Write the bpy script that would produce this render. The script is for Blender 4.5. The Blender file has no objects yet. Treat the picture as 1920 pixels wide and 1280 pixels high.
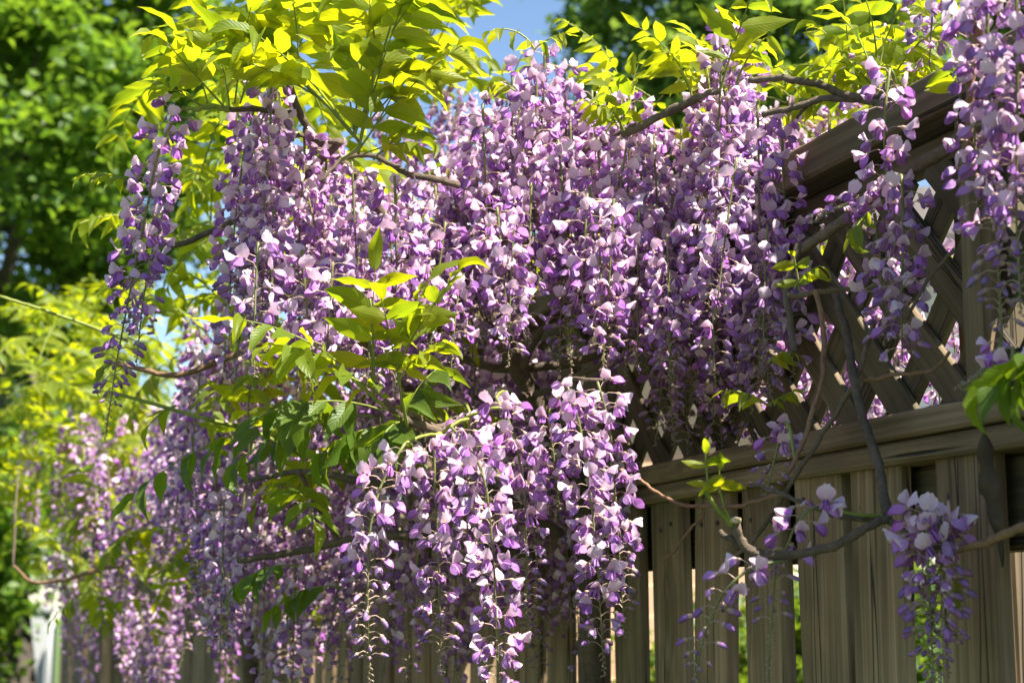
import bpy, math, random
import numpy as np
from mathutils import Vector, Matrix

# ------------------------------------------------------------------ camera, sky, sun, exposure
S = bpy.context.scene
COL = S.collection
CAM_H = 1.35
HEAD, PITCH, LENS = math.radians(18.4), math.radians(9.2), 58.0
cam_d = bpy.data.cameras.new('camera'); cam = bpy.data.objects.new('camera', cam_d); COL.objects.link(cam)
cam.location = (0, 0, CAM_H); cam.rotation_euler = (math.pi/2 + PITCH, 0, -HEAD)
cam_d.lens = LENS; cam_d.sensor_width = 36; cam_d.clip_start = 0.05; cam_d.clip_end = 2000
cam_d.dof.use_dof = True; cam_d.dof.focus_distance = 2.08; cam_d.dof.aperture_fstop = 6.6
S.camera = cam

SUN_AZ, SUN_EL = math.radians(148), math.radians(55)      # azimuth from +Y towards +X
W = bpy.data.worlds.new('World'); S.world = W; W.use_nodes = True
wn = W.node_tree.nodes; wl = W.node_tree.links; wn.clear()
sky = wn.new('ShaderNodeTexSky'); sky.sky_type = 'NISHITA'; sky.sun_disc = False
sky.sun_elevation = SUN_EL; sky.sun_rotation = SUN_AZ; sky.air_density = 1.0; sky.dust_density = 0.2; sky.ozone_density = 2.6
bg = wn.new('ShaderNodeBackground'); bg.inputs['Strength'].default_value = 0.064
wo = wn.new('ShaderNodeOutputWorld'); wl.new(sky.outputs[0], bg.inputs[0]); wl.new(bg.outputs[0], wo.inputs[0])
sd = bpy.data.lights.new('sun', 'SUN'); sd.energy = 5.0; sd.angle = math.radians(0.53); sd.color = (1.0, 0.94, 0.83)
so = bpy.data.objects.new('sun', sd); COL.objects.link(so)
sdir = Vector((math.sin(SUN_AZ)*math.cos(SUN_EL), math.cos(SUN_AZ)*math.cos(SUN_EL), math.sin(SUN_EL)))
so.rotation_euler = sdir.to_track_quat('Z', 'Y').to_euler(); so.location = (0, 0, 20)
S.view_settings.view_transform = 'Standard'; S.view_settings.look = 'None'
S.view_settings.exposure = 1.74; S.view_settings.gamma = 1.0; S.view_settings.use_curve_mapping = False
S.render.engine = 'CYCLES'
S.cycles.max_bounces = 8; S.cycles.diffuse_bounces = 4; S.cycles.transmission_bounces = 6; S.cycles.transparent_max_bounces = 4

# ------------------------------------------------------------------ measuring helper: photo point + distance -> place
FPX = LENS/36*1920
FW = np.array([math.sin(HEAD)*math.cos(PITCH), math.cos(HEAD)*math.cos(PITCH), math.sin(PITCH)])
RT = np.array([math.cos(HEAD), -math.sin(HEAD), 0.0]); UP = np.cross(RT, FW)
CP = np.array([0, 0, CAM_H])
def at(x, y, d): return CP + d*(FW + RT*(x-960)/FPX + UP*(640-y)/FPX)
def ats(pts): return np.array([at(*p) for p in pts])

# ------------------------------------------------------------------ materials
def mat(name):
    m = bpy.data.materials.new(name); m.use_nodes = True
    nt = m.node_tree; nt.nodes.clear()
    out = nt.nodes.new('ShaderNodeOutputMaterial')
    return m, nt, out
def N(nt, typ, **kw):
    n = nt.nodes.new(typ)
    for k, v in kw.items():
        if k in n.inputs.keys(): n.inputs[k].default_value = v
        else: setattr(n, k, v)
    return n
def ramp(nt, stops, src):
    r = nt.nodes.new('ShaderNodeValToRGB'); e = r.color_ramp.elements
    while len(e) < len(stops): e.new(0.5)
    for i, (p, c) in enumerate(stops): e[i].position = p; e[i].color = (*c, 1)
    nt.links.new(src, r.inputs[0]); return r.outputs[0]
def math_(nt, op, a, b=None, c=None):
    n = nt.nodes.new('ShaderNodeMath'); n.operation = op
    for i, v in enumerate((a, b, c)):
        if v is None: continue
        if isinstance(v, (int, float)): n.inputs[i].default_value = v
        else: nt.links.new(v, n.inputs[i])
    return n.outputs[0]
def mixc(nt, f, a, b, typ='MIX'):
    n = nt.nodes.new('ShaderNodeMix'); n.data_type = 'RGBA'; n.blend_type = typ
    for sock, v in ((n.inputs[0], f), (n.inputs[6], a), (n.inputs[7], b)):
        if isinstance(v, (int, float)): sock.default_value = v
        elif isinstance(v, tuple): sock.default_value = (*v, 1)
        else: nt.links.new(v, sock)
    return n.outputs[2]
def rnd_of(nt):
    """one random number per blossom or leaf: its own attribute plus the object's random"""
    a = N(nt, 'ShaderNodeAttribute', attribute_name='st'); s = nt.nodes.new('ShaderNodeSeparateXYZ'); nt.links.new(a.outputs['Vector'], s.inputs[0])
    o = nt.nodes.new('ShaderNodeObjectInfo')
    r = math_(nt, 'FRACT', math_(nt, 'ADD', s.outputs[2], math_(nt, 'MULTIPLY', o.outputs['Random'], 7.31)))
    return s.outputs[0], s.outputs[1], r, o.outputs['Random']

def thin_shader(nt, out, colr, colt, tfac, rough=0.5, spec=0.3, normal=None):
    p = N(nt, 'ShaderNodeBsdfPrincipled', Roughness=rough); p.inputs['Specular IOR Level'].default_value = spec
    t = nt.nodes.new('ShaderNodeBsdfTranslucent'); mx = nt.nodes.new('ShaderNodeMixShader'); mx.inputs[0].default_value = tfac
    nt.links.new(colr, p.inputs['Base Color']); nt.links.new(colt, t.inputs['Color'])
    if normal: nt.links.new(normal, p.inputs['Normal'])
    nt.links.new(p.outputs[0], mx.inputs[1]); nt.links.new(t.outputs[0], mx.inputs[2]); nt.links.new(mx.outputs[0], out.inputs[0])

def petal_mat(name, base, edge, blotch, trans, tfac):
    m, nt, out = mat(name)
    s, t, r, o = rnd_of(nt)
    c = ramp(nt, [(0, base), (1, edge)], t)
    if blotch:
        d = math_(nt, 'ADD', math_(nt, 'MULTIPLY', math_(nt, 'ABSOLUTE', s), 1.4), math_(nt, 'ABSOLUTE', math_(nt, 'SUBTRACT', t, 0.22)))
        f = math_(nt, 'SUBTRACT', 1.0, math_(nt, 'MULTIPLY', d, 2.6)); f = math_(nt, 'MAXIMUM', f, 0.0)
        c = mixc(nt, f, c, blotch)
    h = N(nt, 'ShaderNodeHueSaturation'); nt.links.new(c, h.inputs['Color'])
    nt.links.new(math_(nt, 'ADD', 0.482, math_(nt, 'MULTIPLY', r, 0.036)), h.inputs['Hue'])
    nt.links.new(math_(nt, 'ADD', 0.78, math_(nt, 'MULTIPLY', o, 0.30)), h.inputs['Saturation'])
    nt.links.new(math_(nt, 'ADD', 0.82, math_(nt, 'MULTIPLY', r, 0.3)), h.inputs['Value'])
    tc = mixc(nt, 1.0, h.outputs[0], trans, 'MULTIPLY')
    geo = nt.nodes.new('ShaderNodeTexCoord')
    nz = N(nt, 'ShaderNodeTexNoise', Scale=260.0, Detail=2.0); nt.links.new(geo.outputs['Object'], nz.inputs['Vector'])
    b = N(nt, 'ShaderNodeBump', Strength=0.35, Distance=0.002); nt.links.new(nz.outputs[0], b.inputs['Height'])
    thin_shader(nt, out, h.outputs[0], tc, tfac, 0.5, 0.35, b.outputs[0])
    return m
M_BANNER = petal_mat('wisteria_banner_petal', (0.70, 0.44, 0.645), (0.86, 0.68, 0.79), (0.84, 0.74, 0.36), (1.0, 0.86, 1.0), 0.40)
M_WING = petal_mat('wisteria_wing_petal', (0.51, 0.25, 0.58), (0.35, 0.12, 0.46), None, (1.0, 0.85, 1.0), 0.30)
M_BUD = petal_mat('wisteria_bud', (0.42, 0.25, 0.44), (0.21, 0.075, 0.34), None, (0.9, 0.7, 1.0), 0.2)

def simple(name, col, rough=0.6, spec=0.3, tfac=0.0, var=0.25, scale=30.0, tcol=None):
    m, nt, out = mat(name)
    tcn = nt.nodes.new('ShaderNodeTexCoord')
    nz = N(nt, 'ShaderNodeTexNoise', Scale=scale, Detail=4.0); nt.links.new(tcn.outputs['Object'], nz.inputs['Vector'])
    c = ramp(nt, [(0.25, tuple(v*(1-var) for v in col)), (0.75, tuple(min(1, v*(1+var)) for v in col))], nz.outputs[0])
    b = N(nt, 'ShaderNodeBump', Strength=0.4, Distance=0.004); nt.links.new(nz.outputs[0], b.inputs['Height'])
    if tfac: thin_shader(nt, out, c, mixc(nt, 1.0, c, tcol or (1, 1, 1), 'MULTIPLY'), tfac, rough, spec, b.outputs[0])
    else:
        p = N(nt, 'ShaderNodeBsdfPrincipled', Roughness=rough); p.inputs['Specular IOR Level'].default_value = spec
        nt.links.new(c, p.inputs['Base Color']); nt.links.new(b.outputs[0], p.inputs['Normal']); nt.links.new(p.outputs[0], out.inputs[0])
    return m
M_CALYX = simple('calyx_and_pedicel', (0.42, 0.30, 0.24), 0.6, 0.3, 0.15, 0.3, 200)
M_RACHIS = simple('raceme_stalk', (0.13, 0.14, 0.045), 0.5, 0.4, 0, 0.5, 25)
M_SHOOT = simple('green_shoot', (0.19, 0.22, 0.04), 0.5, 0.35, 0, 0.4, 20)
M_TIP = simple('green_bud_tip', (0.20, 0.20, 0.12), 0.6, 0.3, 0.1, 0.3, 300)
M_POD = simple('dry_pod', (0.045, 0.028, 0.018), 0.6, 0.3, 0, 0.5, 60)

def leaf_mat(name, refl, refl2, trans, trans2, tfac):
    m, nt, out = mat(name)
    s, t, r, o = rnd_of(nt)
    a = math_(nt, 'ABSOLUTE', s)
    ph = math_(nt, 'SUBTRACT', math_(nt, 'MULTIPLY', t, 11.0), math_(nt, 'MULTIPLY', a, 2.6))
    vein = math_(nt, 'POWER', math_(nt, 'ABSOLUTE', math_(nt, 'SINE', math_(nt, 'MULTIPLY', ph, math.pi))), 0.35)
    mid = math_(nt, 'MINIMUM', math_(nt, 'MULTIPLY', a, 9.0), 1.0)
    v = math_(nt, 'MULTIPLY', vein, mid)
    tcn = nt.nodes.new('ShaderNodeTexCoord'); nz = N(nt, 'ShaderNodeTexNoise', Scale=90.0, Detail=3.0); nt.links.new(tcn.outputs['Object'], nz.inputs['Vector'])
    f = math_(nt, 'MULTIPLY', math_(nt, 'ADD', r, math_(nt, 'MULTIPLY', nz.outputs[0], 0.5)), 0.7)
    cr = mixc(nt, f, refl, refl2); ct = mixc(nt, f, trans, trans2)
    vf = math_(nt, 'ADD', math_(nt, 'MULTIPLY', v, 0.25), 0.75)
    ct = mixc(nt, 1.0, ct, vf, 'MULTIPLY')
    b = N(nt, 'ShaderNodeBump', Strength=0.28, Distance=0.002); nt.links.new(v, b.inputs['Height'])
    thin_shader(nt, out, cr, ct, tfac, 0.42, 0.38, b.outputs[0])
    return m
M_LEAF = leaf_mat('young_wisteria_leaflet', (0.21, 0.25, 0.022), (0.12, 0.18, 0.02), (0.76, 0.72, 0.006), (0.32, 0.46, 0.012), 0.58)
M_LEAFSHADE = leaf_mat('shade_tinted_wisteria_leaflet', (0.11, 0.17, 0.02), (0.065, 0.12, 0.016), (0.36, 0.46, 0.012), (0.22, 0.35, 0.012), 0.52)  # darker copy of the leaflet green, stands in for shade
M_TREELEAF = leaf_mat('garden_tree_leaf', (0.13, 0.21, 0.022), (0.06, 0.13, 0.02), (0.38, 0.55, 0.03), (0.18, 0.36, 0.025), 0.46)
M_TREELEAF2 = leaf_mat('dark_tree_leaf', (0.13, 0.22, 0.04), (0.075, 0.15, 0.03), (0.36, 0.52, 0.06), (0.22, 0.38, 0.05), 0.45)
M_SHRUBLEAF = leaf_mat('shrub_leaf', (0.09, 0.15, 0.02), (0.06, 0.12, 0.02), (0.30, 0.40, 0.02), (0.2, 0.32, 0.02), 0.45)

def bark_mat(name, c1, c2, scale=60):
    m, nt, out = mat(name)
    tcn = nt.nodes.new('ShaderNodeTexCoord')
    mp = nt.nodes.new('ShaderNodeMapping'); nt.links.new(tcn.outputs['Object'], mp.inputs[0])
    nz = N(nt, 'ShaderNodeTexNoise', Scale=scale, Detail=6.0, Roughness=0.7); nt.links.new(mp.outputs[0], nz.inputs['Vector'])
    n2 = N(nt, 'ShaderNodeTexNoise', Scale=scale*0.12, Detail=3.0); nt.links.new(mp.outputs[0], n2.inputs['Vector'])
    f = math_(nt, 'ADD', math_(nt, 'MULTIPLY', nz.outputs[0], 0.6), math_(nt, 'MULTIPLY', n2.outputs[0], 0.5))
    c = ramp(nt, [(0.35, c1), (0.72, c2)], f)
    b = N(nt, 'ShaderNodeBump', Strength=1.0, Distance=0.006); nt.links.new(nz.outputs[0], b.inputs['Height'])
    p = N(nt, 'ShaderNodeBsdfPrincipled', Roughness=0.8); nt.links.new(c, p.inputs['Base Color']); nt.links.new(b.outputs[0], p.inputs['Normal'])
    nt.links.new(p.outputs[0], out.inputs[0]); return m
M_BARK = bark_mat('vine_bark', (0.045, 0.032, 0.022), (0.19, 0.135, 0.09), 110)
M_BARKRED = bark_mat('young_vine_bark', (0.13, 0.065, 0.035), (0.30, 0.17, 0.09), 90)
M_TREEBARK = bark_mat('tree_bark', (0.03, 0.024, 0.018), (0.11, 0.09, 0.07), 8)
M_CUT = simple('cut_wood_end', (0.55, 0.42, 0.26), 0.8, 0.2, 0, 0.2, 200)

def wood_mat(name, c_dark, c_mid, c_light, moss):
    m, nt, out = mat(name)
    tcn = nt.nodes.new('ShaderNodeTexCoord'); o = nt.nodes.new('ShaderNodeObjectInfo')
    off = nt.nodes.new('ShaderNodeVectorMath'); off.operation = 'SCALE'; cb = nt.nodes.new('ShaderNodeCombineXYZ')
    for i in range(3): nt.links.new(math_(nt, 'MULTIPLY', o.outputs['Random'], (31.7, 17.3, 53.1)[i]), cb.inputs[i])
    av = nt.nodes.new('ShaderNodeVectorMath'); av.operation = 'ADD'; nt.links.new(tcn.outputs['Object'], av.inputs[0]); nt.links.new(cb.outputs[0], av.inputs[1])
    # knots: sparse voronoi cells that bend the grain round them
    mk = nt.nodes.new('ShaderNodeMapping'); mk.inputs['Scale'].default_value = (7, 7, 2.3); nt.links.new(av.outputs[0], mk.inputs[0])
    vo = N(nt, 'ShaderNodeTexVoronoi', Scale=1.0, Randomness=1.0); nt.links.new(mk.outputs[0], vo.inputs['Vector'])
    kd = math_(nt, 'MAXIMUM', math_(nt, 'SUBTRACT', 1.0, math_(nt, 'MULTIPLY', vo.outputs['Distance'], 3.0)), 0.0)
    mp = nt.nodes.new('ShaderNodeMapping'); mp.inputs['Scale'].default_value = (85, 85, 2.2); nt.links.new(av.outputs[0], mp.inputs[0])
    ad = nt.nodes.new('ShaderNodeVectorMath'); ad.operation = 'ADD'; nt.links.new(mp.outputs[0], ad.inputs[0])
    kv = nt.nodes.new('ShaderNodeCombineXYZ'); nt.links.new(math_(nt, 'MULTIPLY', kd, 3.0), kv.inputs[0]); nt.links.new(math_(nt, 'MULTIPLY', kd, 3.0), kv.inputs[1]); nt.links.new(kv.outputs[0], ad.inputs[1])
    g = N(nt, 'ShaderNodeTexNoise', Scale=1.0, Detail=5.0, Roughness=0.62, Distortion=0.3); nt.links.new(ad.outputs[0], g.inputs['Vector'])
    big = N(nt, 'ShaderNodeTexNoise', Scale=4.5, Detail=3.0); nt.links.new(av.outputs[0], big.inputs['Vector'])
    f = math_(nt, 'ADD', math_(nt, 'MULTIPLY', g.outputs[0], 0.65), math_(nt, 'MULTIPLY', big.outputs[0], 0.4))
    c = ramp(nt, [(0.32, c_dark), (0.52, c_mid), (0.73, c_light)], f)
    c = mixc(nt, math_(nt, 'MULTIPLY', math_(nt, 'POWER', kd, 1.5), 0.7), c, tuple(v*0.45 for v in c_dark))
    mb = N(nt, 'ShaderNodeTexNoise', Scale=3.1, Detail=5.0, Roughness=0.7); nt.links.new(av.outputs[0], mb.inputs['Vector'])
    mf = ramp(nt, [(0.42, (0, 0, 0)), (0.68, (1, 1, 1))], mb.outputs[0])
    c = mixc(nt, math_(nt, 'MULTIPLY', mf, moss), c, (0.075, 0.08, 0.035))
    # drying cracks along the grain
    mc = nt.nodes.new('ShaderNodeMapping'); mc.inputs['Scale'].default_value = (34, 34, 0.9); nt.links.new(av.outputs[0], mc.inputs[0])
    cn = N(nt, 'ShaderNodeTexNoise', Scale=1.0, Detail=2.0); nt.links.new(mc.outputs[0], cn.inputs['Vector'])
    cr = math_(nt, 'ABSOLUTE', math_(nt, 'SUBTRACT', cn.outputs[0], 0.62)); cr = math_(nt, 'MINIMUM', math_(nt, 'MULTIPLY', cr, 55.0), 1.0)
    c = mixc(nt, cr, (0.018, 0.014, 0.01), c)
    hv = N(nt, 'ShaderNodeHueSaturation'); nt.links.new(c, hv.inputs['Color']); nt.links.new(math_(nt, 'ADD', 0.8, math_(nt, 'MULTIPLY', o.outputs['Random'], 0.4)), hv.inputs['Value'])
    hgt = math_(nt, 'ADD', math_(nt, 'MULTIPLY', g.outputs[0], 0.5), cr)
    b = N(nt, 'ShaderNodeBump', Strength=0.8, Distance=0.003); nt.links.new(hgt, b.inputs['Height'])
    p = N(nt, 'ShaderNodeBsdfPrincipled', Roughness=0.78); p.inputs['Specular IOR Level'].default_value = 0.25
    nt.links.new(hv.outputs[0], p.inputs['Base Color']); nt.links.new(b.outputs[0], p.inputs['Normal']); nt.links.new(p.outputs[0], out.inputs[0])
    return m
M_WOOD = wood_mat('weathered_fence_wood', (0.050, 0.031, 0.017), (0.205, 0.138, 0.080), (0.42, 0.30, 0.185), 0.30)
M_WOODDARK = wood_mat('weathered_lattice_wood', (0.036, 0.026, 0.016), (0.105, 0.076, 0.046), (0.20, 0.145, 0.09), 0.45)

# ------------------------------------------------------------------ mesh pieces: (verts n x 3, faces m x 4 padded with -1, material per face, st per vertex)
def grid(P, st=None, mi=0):
    a, b = P.shape[:2]; idx = np.arange(a*b).reshape(a, b)
    F = np.stack([idx[:-1, :-1], idx[1:, :-1], idx[1:, 1:], idx[:-1, 1:]], -1).reshape(-1, 4)
    s3 = np.zeros((a*b, 3)) if st is None else st.reshape(-1, 3)
    return P.reshape(-1, 3).astype(float), F, np.full(len(F), mi), s3
def frames(pts):
    pts = np.asarray(pts, float); T = np.gradient(pts, axis=0); T /= np.linalg.norm(T, axis=1)[:, None]+1e-12
    ref = np.array([0.13, 0.31, 0.94]) if abs(T[0][2]) < 0.9 else np.array([0.97, 0.2, 0.1])
    A = []
    for t in T:
        n = ref - t*(ref@t); n /= np.linalg.norm(n)+1e-12; A.append(n); ref = n
    A = np.array(A); return T, A, np.cross(T, A)
def tube(pts, rad, k=5, mi=0, cap=False):
    pts = np.asarray(pts, float); n = len(pts); rad = np.broadcast_to(rad, (n,))
    T, A, B = frames(pts); ang = np.arange(k)*2*math.pi/k
    V = pts[:, None] + rad[:, None, None]*(np.cos(ang)[None, :, None]*A[:, None] + np.sin(ang)[None, :, None]*B[:, None])
    idx = np.arange(n*k).reshape(n, k); nx = np.roll(idx, -1, 1)
    F = np.stack([idx[:-1], nx[:-1], nx[1:], idx[1:]], -1).reshape(-1, 4)
    V = V.reshape(-1, 3); st = np.zeros((n*k, 3)); st[:, 1] = np.repeat(np.linspace(0, 1, n), k)
    M = np.full(len(F), mi)
    if cap:
        V = np.vstack([V, pts[0]-T[0]*rad[0]*0.3, pts[-1]+T[-1]*rad[-1]*0.3]); st = np.vstack([st, np.zeros((2, 3))])
        c0 = np.stack([nx[0], idx[0], np.full(k, n*k), np.full(k, -1)], -1); c1 = np.stack([idx[-1], nx[-1], np.full(k, n*k+1), np.full(k, -1)], -1)
        F = np.vstack([F, c0, c1]); M = np.concatenate([M, np.full(2*k, mi)])
    return V, F, M, st
def join(pieces):
    Vs, Fs, Ms, Ss, o = [], [], [], [], 0
    for V, F, M, st in pieces:
        F = np.where(F >= 0, F+o, -1); Vs.append(V); Fs.append(F); Ms.append(M); Ss.append(st); o += len(V)
    return np.vstack(Vs), np.vstack(Fs), np.concatenate(Ms), np.vstack(Ss)
def xf(piece, R, t, rnd=None):
    V, F, M, st = piece
    st2 = st
    if rnd is not None: st2 = st.copy(); st2[:, 2] = rnd
    return V@np.asarray(R).T + t, F, M, st2
def mesh_of(name, piece, mats, smooth=True):
    V, F, M, st = piece
    me = bpy.data.meshes.new(name)
    me.vertices.add(len(V)); me.vertices.foreach_set('co', np.ascontiguousarray(V, np.float32).ravel())
    cnt = (F >= 0).sum(1); loops = F[F >= 0].astype(np.int32)
    me.loops.add(len(loops)); me.loops.foreach_set('vertex_index', loops)
    me.polygons.add(len(F)); starts = np.concatenate([[0], np.cumsum(cnt)[:-1]]).astype(np.int32)
    me.polygons.foreach_set('loop_start', starts)
    me.polygons.foreach_set('material_index', M.astype(np.int32))
    me.polygons.foreach_set('use_smooth', np.full(len(F), smooth))
    a = me.attributes.new('st', 'FLOAT_VECTOR', 'POINT'); a.data.foreach_set('vector', np.ascontiguousarray(st, np.float32).ravel())
    for m in mats: me.materials.append(m)
    me.update(calc_edges=True); me.validate()
    return me
def put(name, me, parent=None, loc=(0, 0, 0), R=None):
    o = bpy.data.objects.new(name, me); COL.objects.link(o)
    if R is None: o.location = tuple(loc)
    else:
        m = Matrix([[*map(float, r), float(t)] for r, t in zip(np.asarray(R), loc)] + [[0, 0, 0, 1]]); o.matrix_local = m
    if parent: o.parent = parent
    return o
def tag(o, label=None, cat=None, group=None, kind=None):
    for k, v in (('label', label), ('category', cat), ('group', group), ('kind', kind)):
        if v: o[k] = v
    return o
def thing(name, loc, label, cat, group=None):
    o = bpy.data.objects.new(name, None); COL.objects.link(o); o.location = tuple(loc); o.empty_display_size = 0.2
    return tag(o, label, cat, group)
def rot(ax, a):
    return np.array(Matrix.Rotation(a, 3, ax))

# ------------------------------------------------------------------ ground
rng = np.random.default_rng(11); random.seed(11)
gm, nt, out = mat('lawn_grass')
tcn = nt.nodes.new('ShaderNodeTexCoord'); g1 = N(nt, 'ShaderNodeTexNoise', Scale=1.4, Detail=6.0); nt.links.new(tcn.outputs['Object'], g1.inputs['Vector'])
g2 = N(nt, 'ShaderNodeTexNoise', Scale=45.0, Detail=6.0, Roughness=0.75); nt.links.new(tcn.outputs['Object'], g2.inputs['Vector'])
gc = ramp(nt, [(0.3, (0.035, 0.07, 0.012)), (0.55, (0.075, 0.12, 0.02)), (0.78, (0.13, 0.15, 0.04))], math_(nt, 'ADD', math_(nt, 'MULTIPLY', g1.outputs[0], 0.4), math_(nt, 'MULTIPLY', g2.outputs[0], 0.6)))
gb = N(nt, 'ShaderNodeBump', Strength=0.9, Distance=0.03); nt.links.new(g2.outputs[0], gb.inputs['Height'])
gp = N(nt, 'ShaderNodeBsdfPrincipled', Roughness=0.9); nt.links.new(gc, gp.inputs['Base Color']); nt.links.new(gb.outputs[0], gp.inputs['Normal']); nt.links.new(gp.outputs[0], out.inputs[0])
xs = np.linspace(-150, 150, 41); P = np.stack(np.meshgrid(xs, xs+60, indexing='ij'), -1); P = np.concatenate([P, 0.04*np.sin(P[..., :1]*0.7)*np.sin(P[..., 1:]*0.5)], -1)
tag(put('lawn', mesh_of('lawn', grid(P), [gm])), kind='structure')

# ------------------------------------------------------------------ fence
FX = 1.03            # front plane of the rails
def plank(w, th, L, seed, seg=4, ch=0.003, warp=0.002):
    """chamfered plank along local Z: width along Y, thickness along X"""
    r = np.random.default_rng(seed)
    hw, ht = w/2, th/2
    prof = np.array([(-ht, -hw+ch), (-ht, hw-ch), (-ht+ch, hw), (ht-ch, hw), (ht, hw-ch), (ht, -hw+ch), (ht-ch, -hw), (-ht+ch, -hw)])
    V = []
    for i in range(seg+1):
        z = L*i/seg; dy = r.normal(0, warp); dx = r.normal(0, warp*0.6); tw = r.normal(0, warp*4)
        for x, y in prof: V.append((x+dx+tw*y, y+dy+r.normal(0, warp*0.15), z))
    V = np.array(V); k = 8; idx = np.arange((seg+1)*k).reshape(seg+1, k); nx = np.roll(idx, -1, 1)
    F = np.stack([idx[:-1], idx[1:], nx[1:], nx[:-1]], -1).reshape(-1, 4)
    caps = []
    for row, rev in ((idx[0], False), (idx[-1], True)):
        q = [[row[0], row[1], row[2], row[7]], [row[7], row[2], row[3], row[6]], [row[6], row[3], row[4], row[5]]]
        caps += [c[::-1] if rev else c for c in q]
    F = np.vstack([F, np.array(caps)])
    return V, F, np.zeros(len(F), int), np.zeros((len(V), 3))
fence = thing('wooden_fence', (FX+0.04, 8, 0), 'long weathered brown wooden fence with vertical boards and diamond lattice top', 'fence')
fb = np.array([FX+0.04, 8, 0])
FEND = 17.5
bm_front = [mesh_of('board', plank(0.112, 0.019, 1.50, 100+i, 5, 0.003, 0.0025), [M_WOOD], False) for i in range(8)]
bm_back = [mesh_of('board', plank(0.088, 0.018, 1.50, 200+i, 4, 0.003, 0.002), [M_WOOD], False) for i in range(6)]
near = [1.335, 1.500, 1.690, 1.827, 1.990, 2.155, 2.312, 2.475]
ys = [n+0.0585 for n in near]
while ys[-1] < FEND: ys.append(ys[-1]+0.163)
for i, y in enumerate(ys):
    put('board', bm_front[i % 8], fence, np.array([FX+0.020+rng.normal(0, .0015), y, 0.02])-fb, rot('Z', rng.normal(0, 0.012)))
    yb = (y+0.042)*1.095-0.0885
    put('board', bm_back[i % 6], fence, np.array([FX+0.098, yb, 0.02])-fb, rot('Z', rng.normal(0, 0.012)))
M_NAIL = simple('rusty_nail', (0.05, 0.035, 0.028), 0.55, 0.5, 0, 0.3, 300)
nail = mesh_of('nail', tube([(-.0012, 0, 0), (.003, 0, 0)], [.0034, .0034], 8, 0, True), [M_NAIL])
for b in list(fence.children)[:40:2]:
    for dy in (-.03, .03): put('nail', nail, b, (-.0105, dy+rng.normal(0, .004), 1.452+rng.normal(0, .006)))
RY = rot('X', -math.pi/2)          # plank laid along +Y: its width turns to vertical
def rails(name, w, th, z, x, y0, y1, L, m, seed):
    k = 0; y = y0
    while y < y1:
        l = min(L, y1-y)
        me = mesh_of(name, plank(w, th, l-0.003, seed+k, max(3, int(l/0.5)), 0.004, 0.0016), [m], False)
        put(name, me, fence, np.array([x, y, z])-fb, RY); y += L; k += 1
rails('rail', 0.030, 0.062, 1.5565, FX+0.018, 0.6, FEND, 3.6, M_WOOD, 300)        # upper ledge of the middle rail
rails('rail', 0.026, 0.052, 1.5275, FX+0.020, 0.4, FEND, 3.6, M_WOOD, 320)
rails('rail', 0.118, 0.045, 1.469, FX+0.0637, 0.5, FEND, 3.6, M_WOODDARK, 340)      # hidden nailer between front and back boards
rails('rail', 0.09, 0.045, 0.35, FX+0.0635, 0.5, FEND, 3.6, M_WOODDARK, 345)
rails('cap_rail', 0.050, 0.115, 1.930, FX+0.0575, 0.55, FEND, 3.6, M_WOODDARK, 360)
rails('lattice_frame', 0.034, 0.030, 1.888, FX+0.060, 0.5, FEND, 3.6, M_WOODDARK, 380)
stile = mesh_of('lattice_stile', plank(0.034, 0.03, 0.305, 400, 3, 0.003, 0.0008), [M_WOOD], False)
post = mesh_of('post', plank(0.09, 0.09, 1.90, 401, 4, 0.005, 0.001), [M_WOODDARK], False)
yp = 1.445
while yp < FEND:
    put('post', post, fence, np.array([FX+0.165, yp+0.235, 0.0])-fb)
    put('lattice_stile', stile, fence, np.array([FX+0.018, yp+0.075, 1.5705])-fb); yp += 2.4
slat_m = [mesh_of('lattice_slat', plank(0.045, 0.009, 0.435, 420+i, 3, 0.0015, 0.0012), [M_WOODDARK], False) for i in range(6)]
y = 0.62; i = 0
while y < 17:
    for s in (1, -1):
        x = FX+0.050 if s == 1 else FX+0.0605
        y0 = y if s == 1 else y+0.31
        put('lattice_slat', slat_m[i % 6], fence, np.array([x, y0, 1.566])-fb, rot('X', -s*math.radians(44+rng.normal(0, .6)))); i += 1
    y += 0.122

# ------------------------------------------------------------------ wisteria blossom pieces
def banner(Q, a0, a1, L, Wd, cup, r):
    """broad rounded petal, softly folded along its middle and wavy at the rim"""
    prof = np.array([0.24, 0.68, 0.96, 1.0, 0.84, 0.46])*(1+r.normal(0, 0.04, 6)); nt_, ns = 5, 6
    s = np.linspace(-1, 1, ns+1); P = np.zeros((nt_+1, ns+1, 3)); st = np.zeros_like(P)
    p = np.array(Q, float); ph = r.random(4)*6.28; amp = 0.10+0.16*r.random(); skew = r.normal(0, 0.25)
    crease = (-1 if a0 < 1.0 else 1)*(0.1+0.45*r.random())
    for j in range(nt_+1):
        t = j/nt_; a = a0+a1*t; d = np.array([math.cos(a), 0, math.sin(a)]); n = np.array([math.sin(a), 0, -math.cos(a)])
        if j: p = p + d*L/nt_
        w = Wd*prof[j]
        for i in range(ns+1):
            q = abs(s[i]); tip = L*(-0.06+0.11*(1-(q-0.45)**2*4)) if j == nt_ else 0
            wave = amp*(math.sin(3.1*t*2+ph[0]+2.2*s[i]) + 0.6*math.sin(5*s[i]+ph[1]))*q*min(1, t*2)
            bend = cup*q**1.8 + crease*q**1.25 + wave + skew*s[i]*t*0.5
            P[j, i] = p + np.array([0, s[i]*w*(1-0.12*abs(crease+cup)), 0]) - n*(bend*w) + d*tip
            st[j, i] = (s[i]*prof[j], t, 0)
    return grid(P, st, 0)
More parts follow.
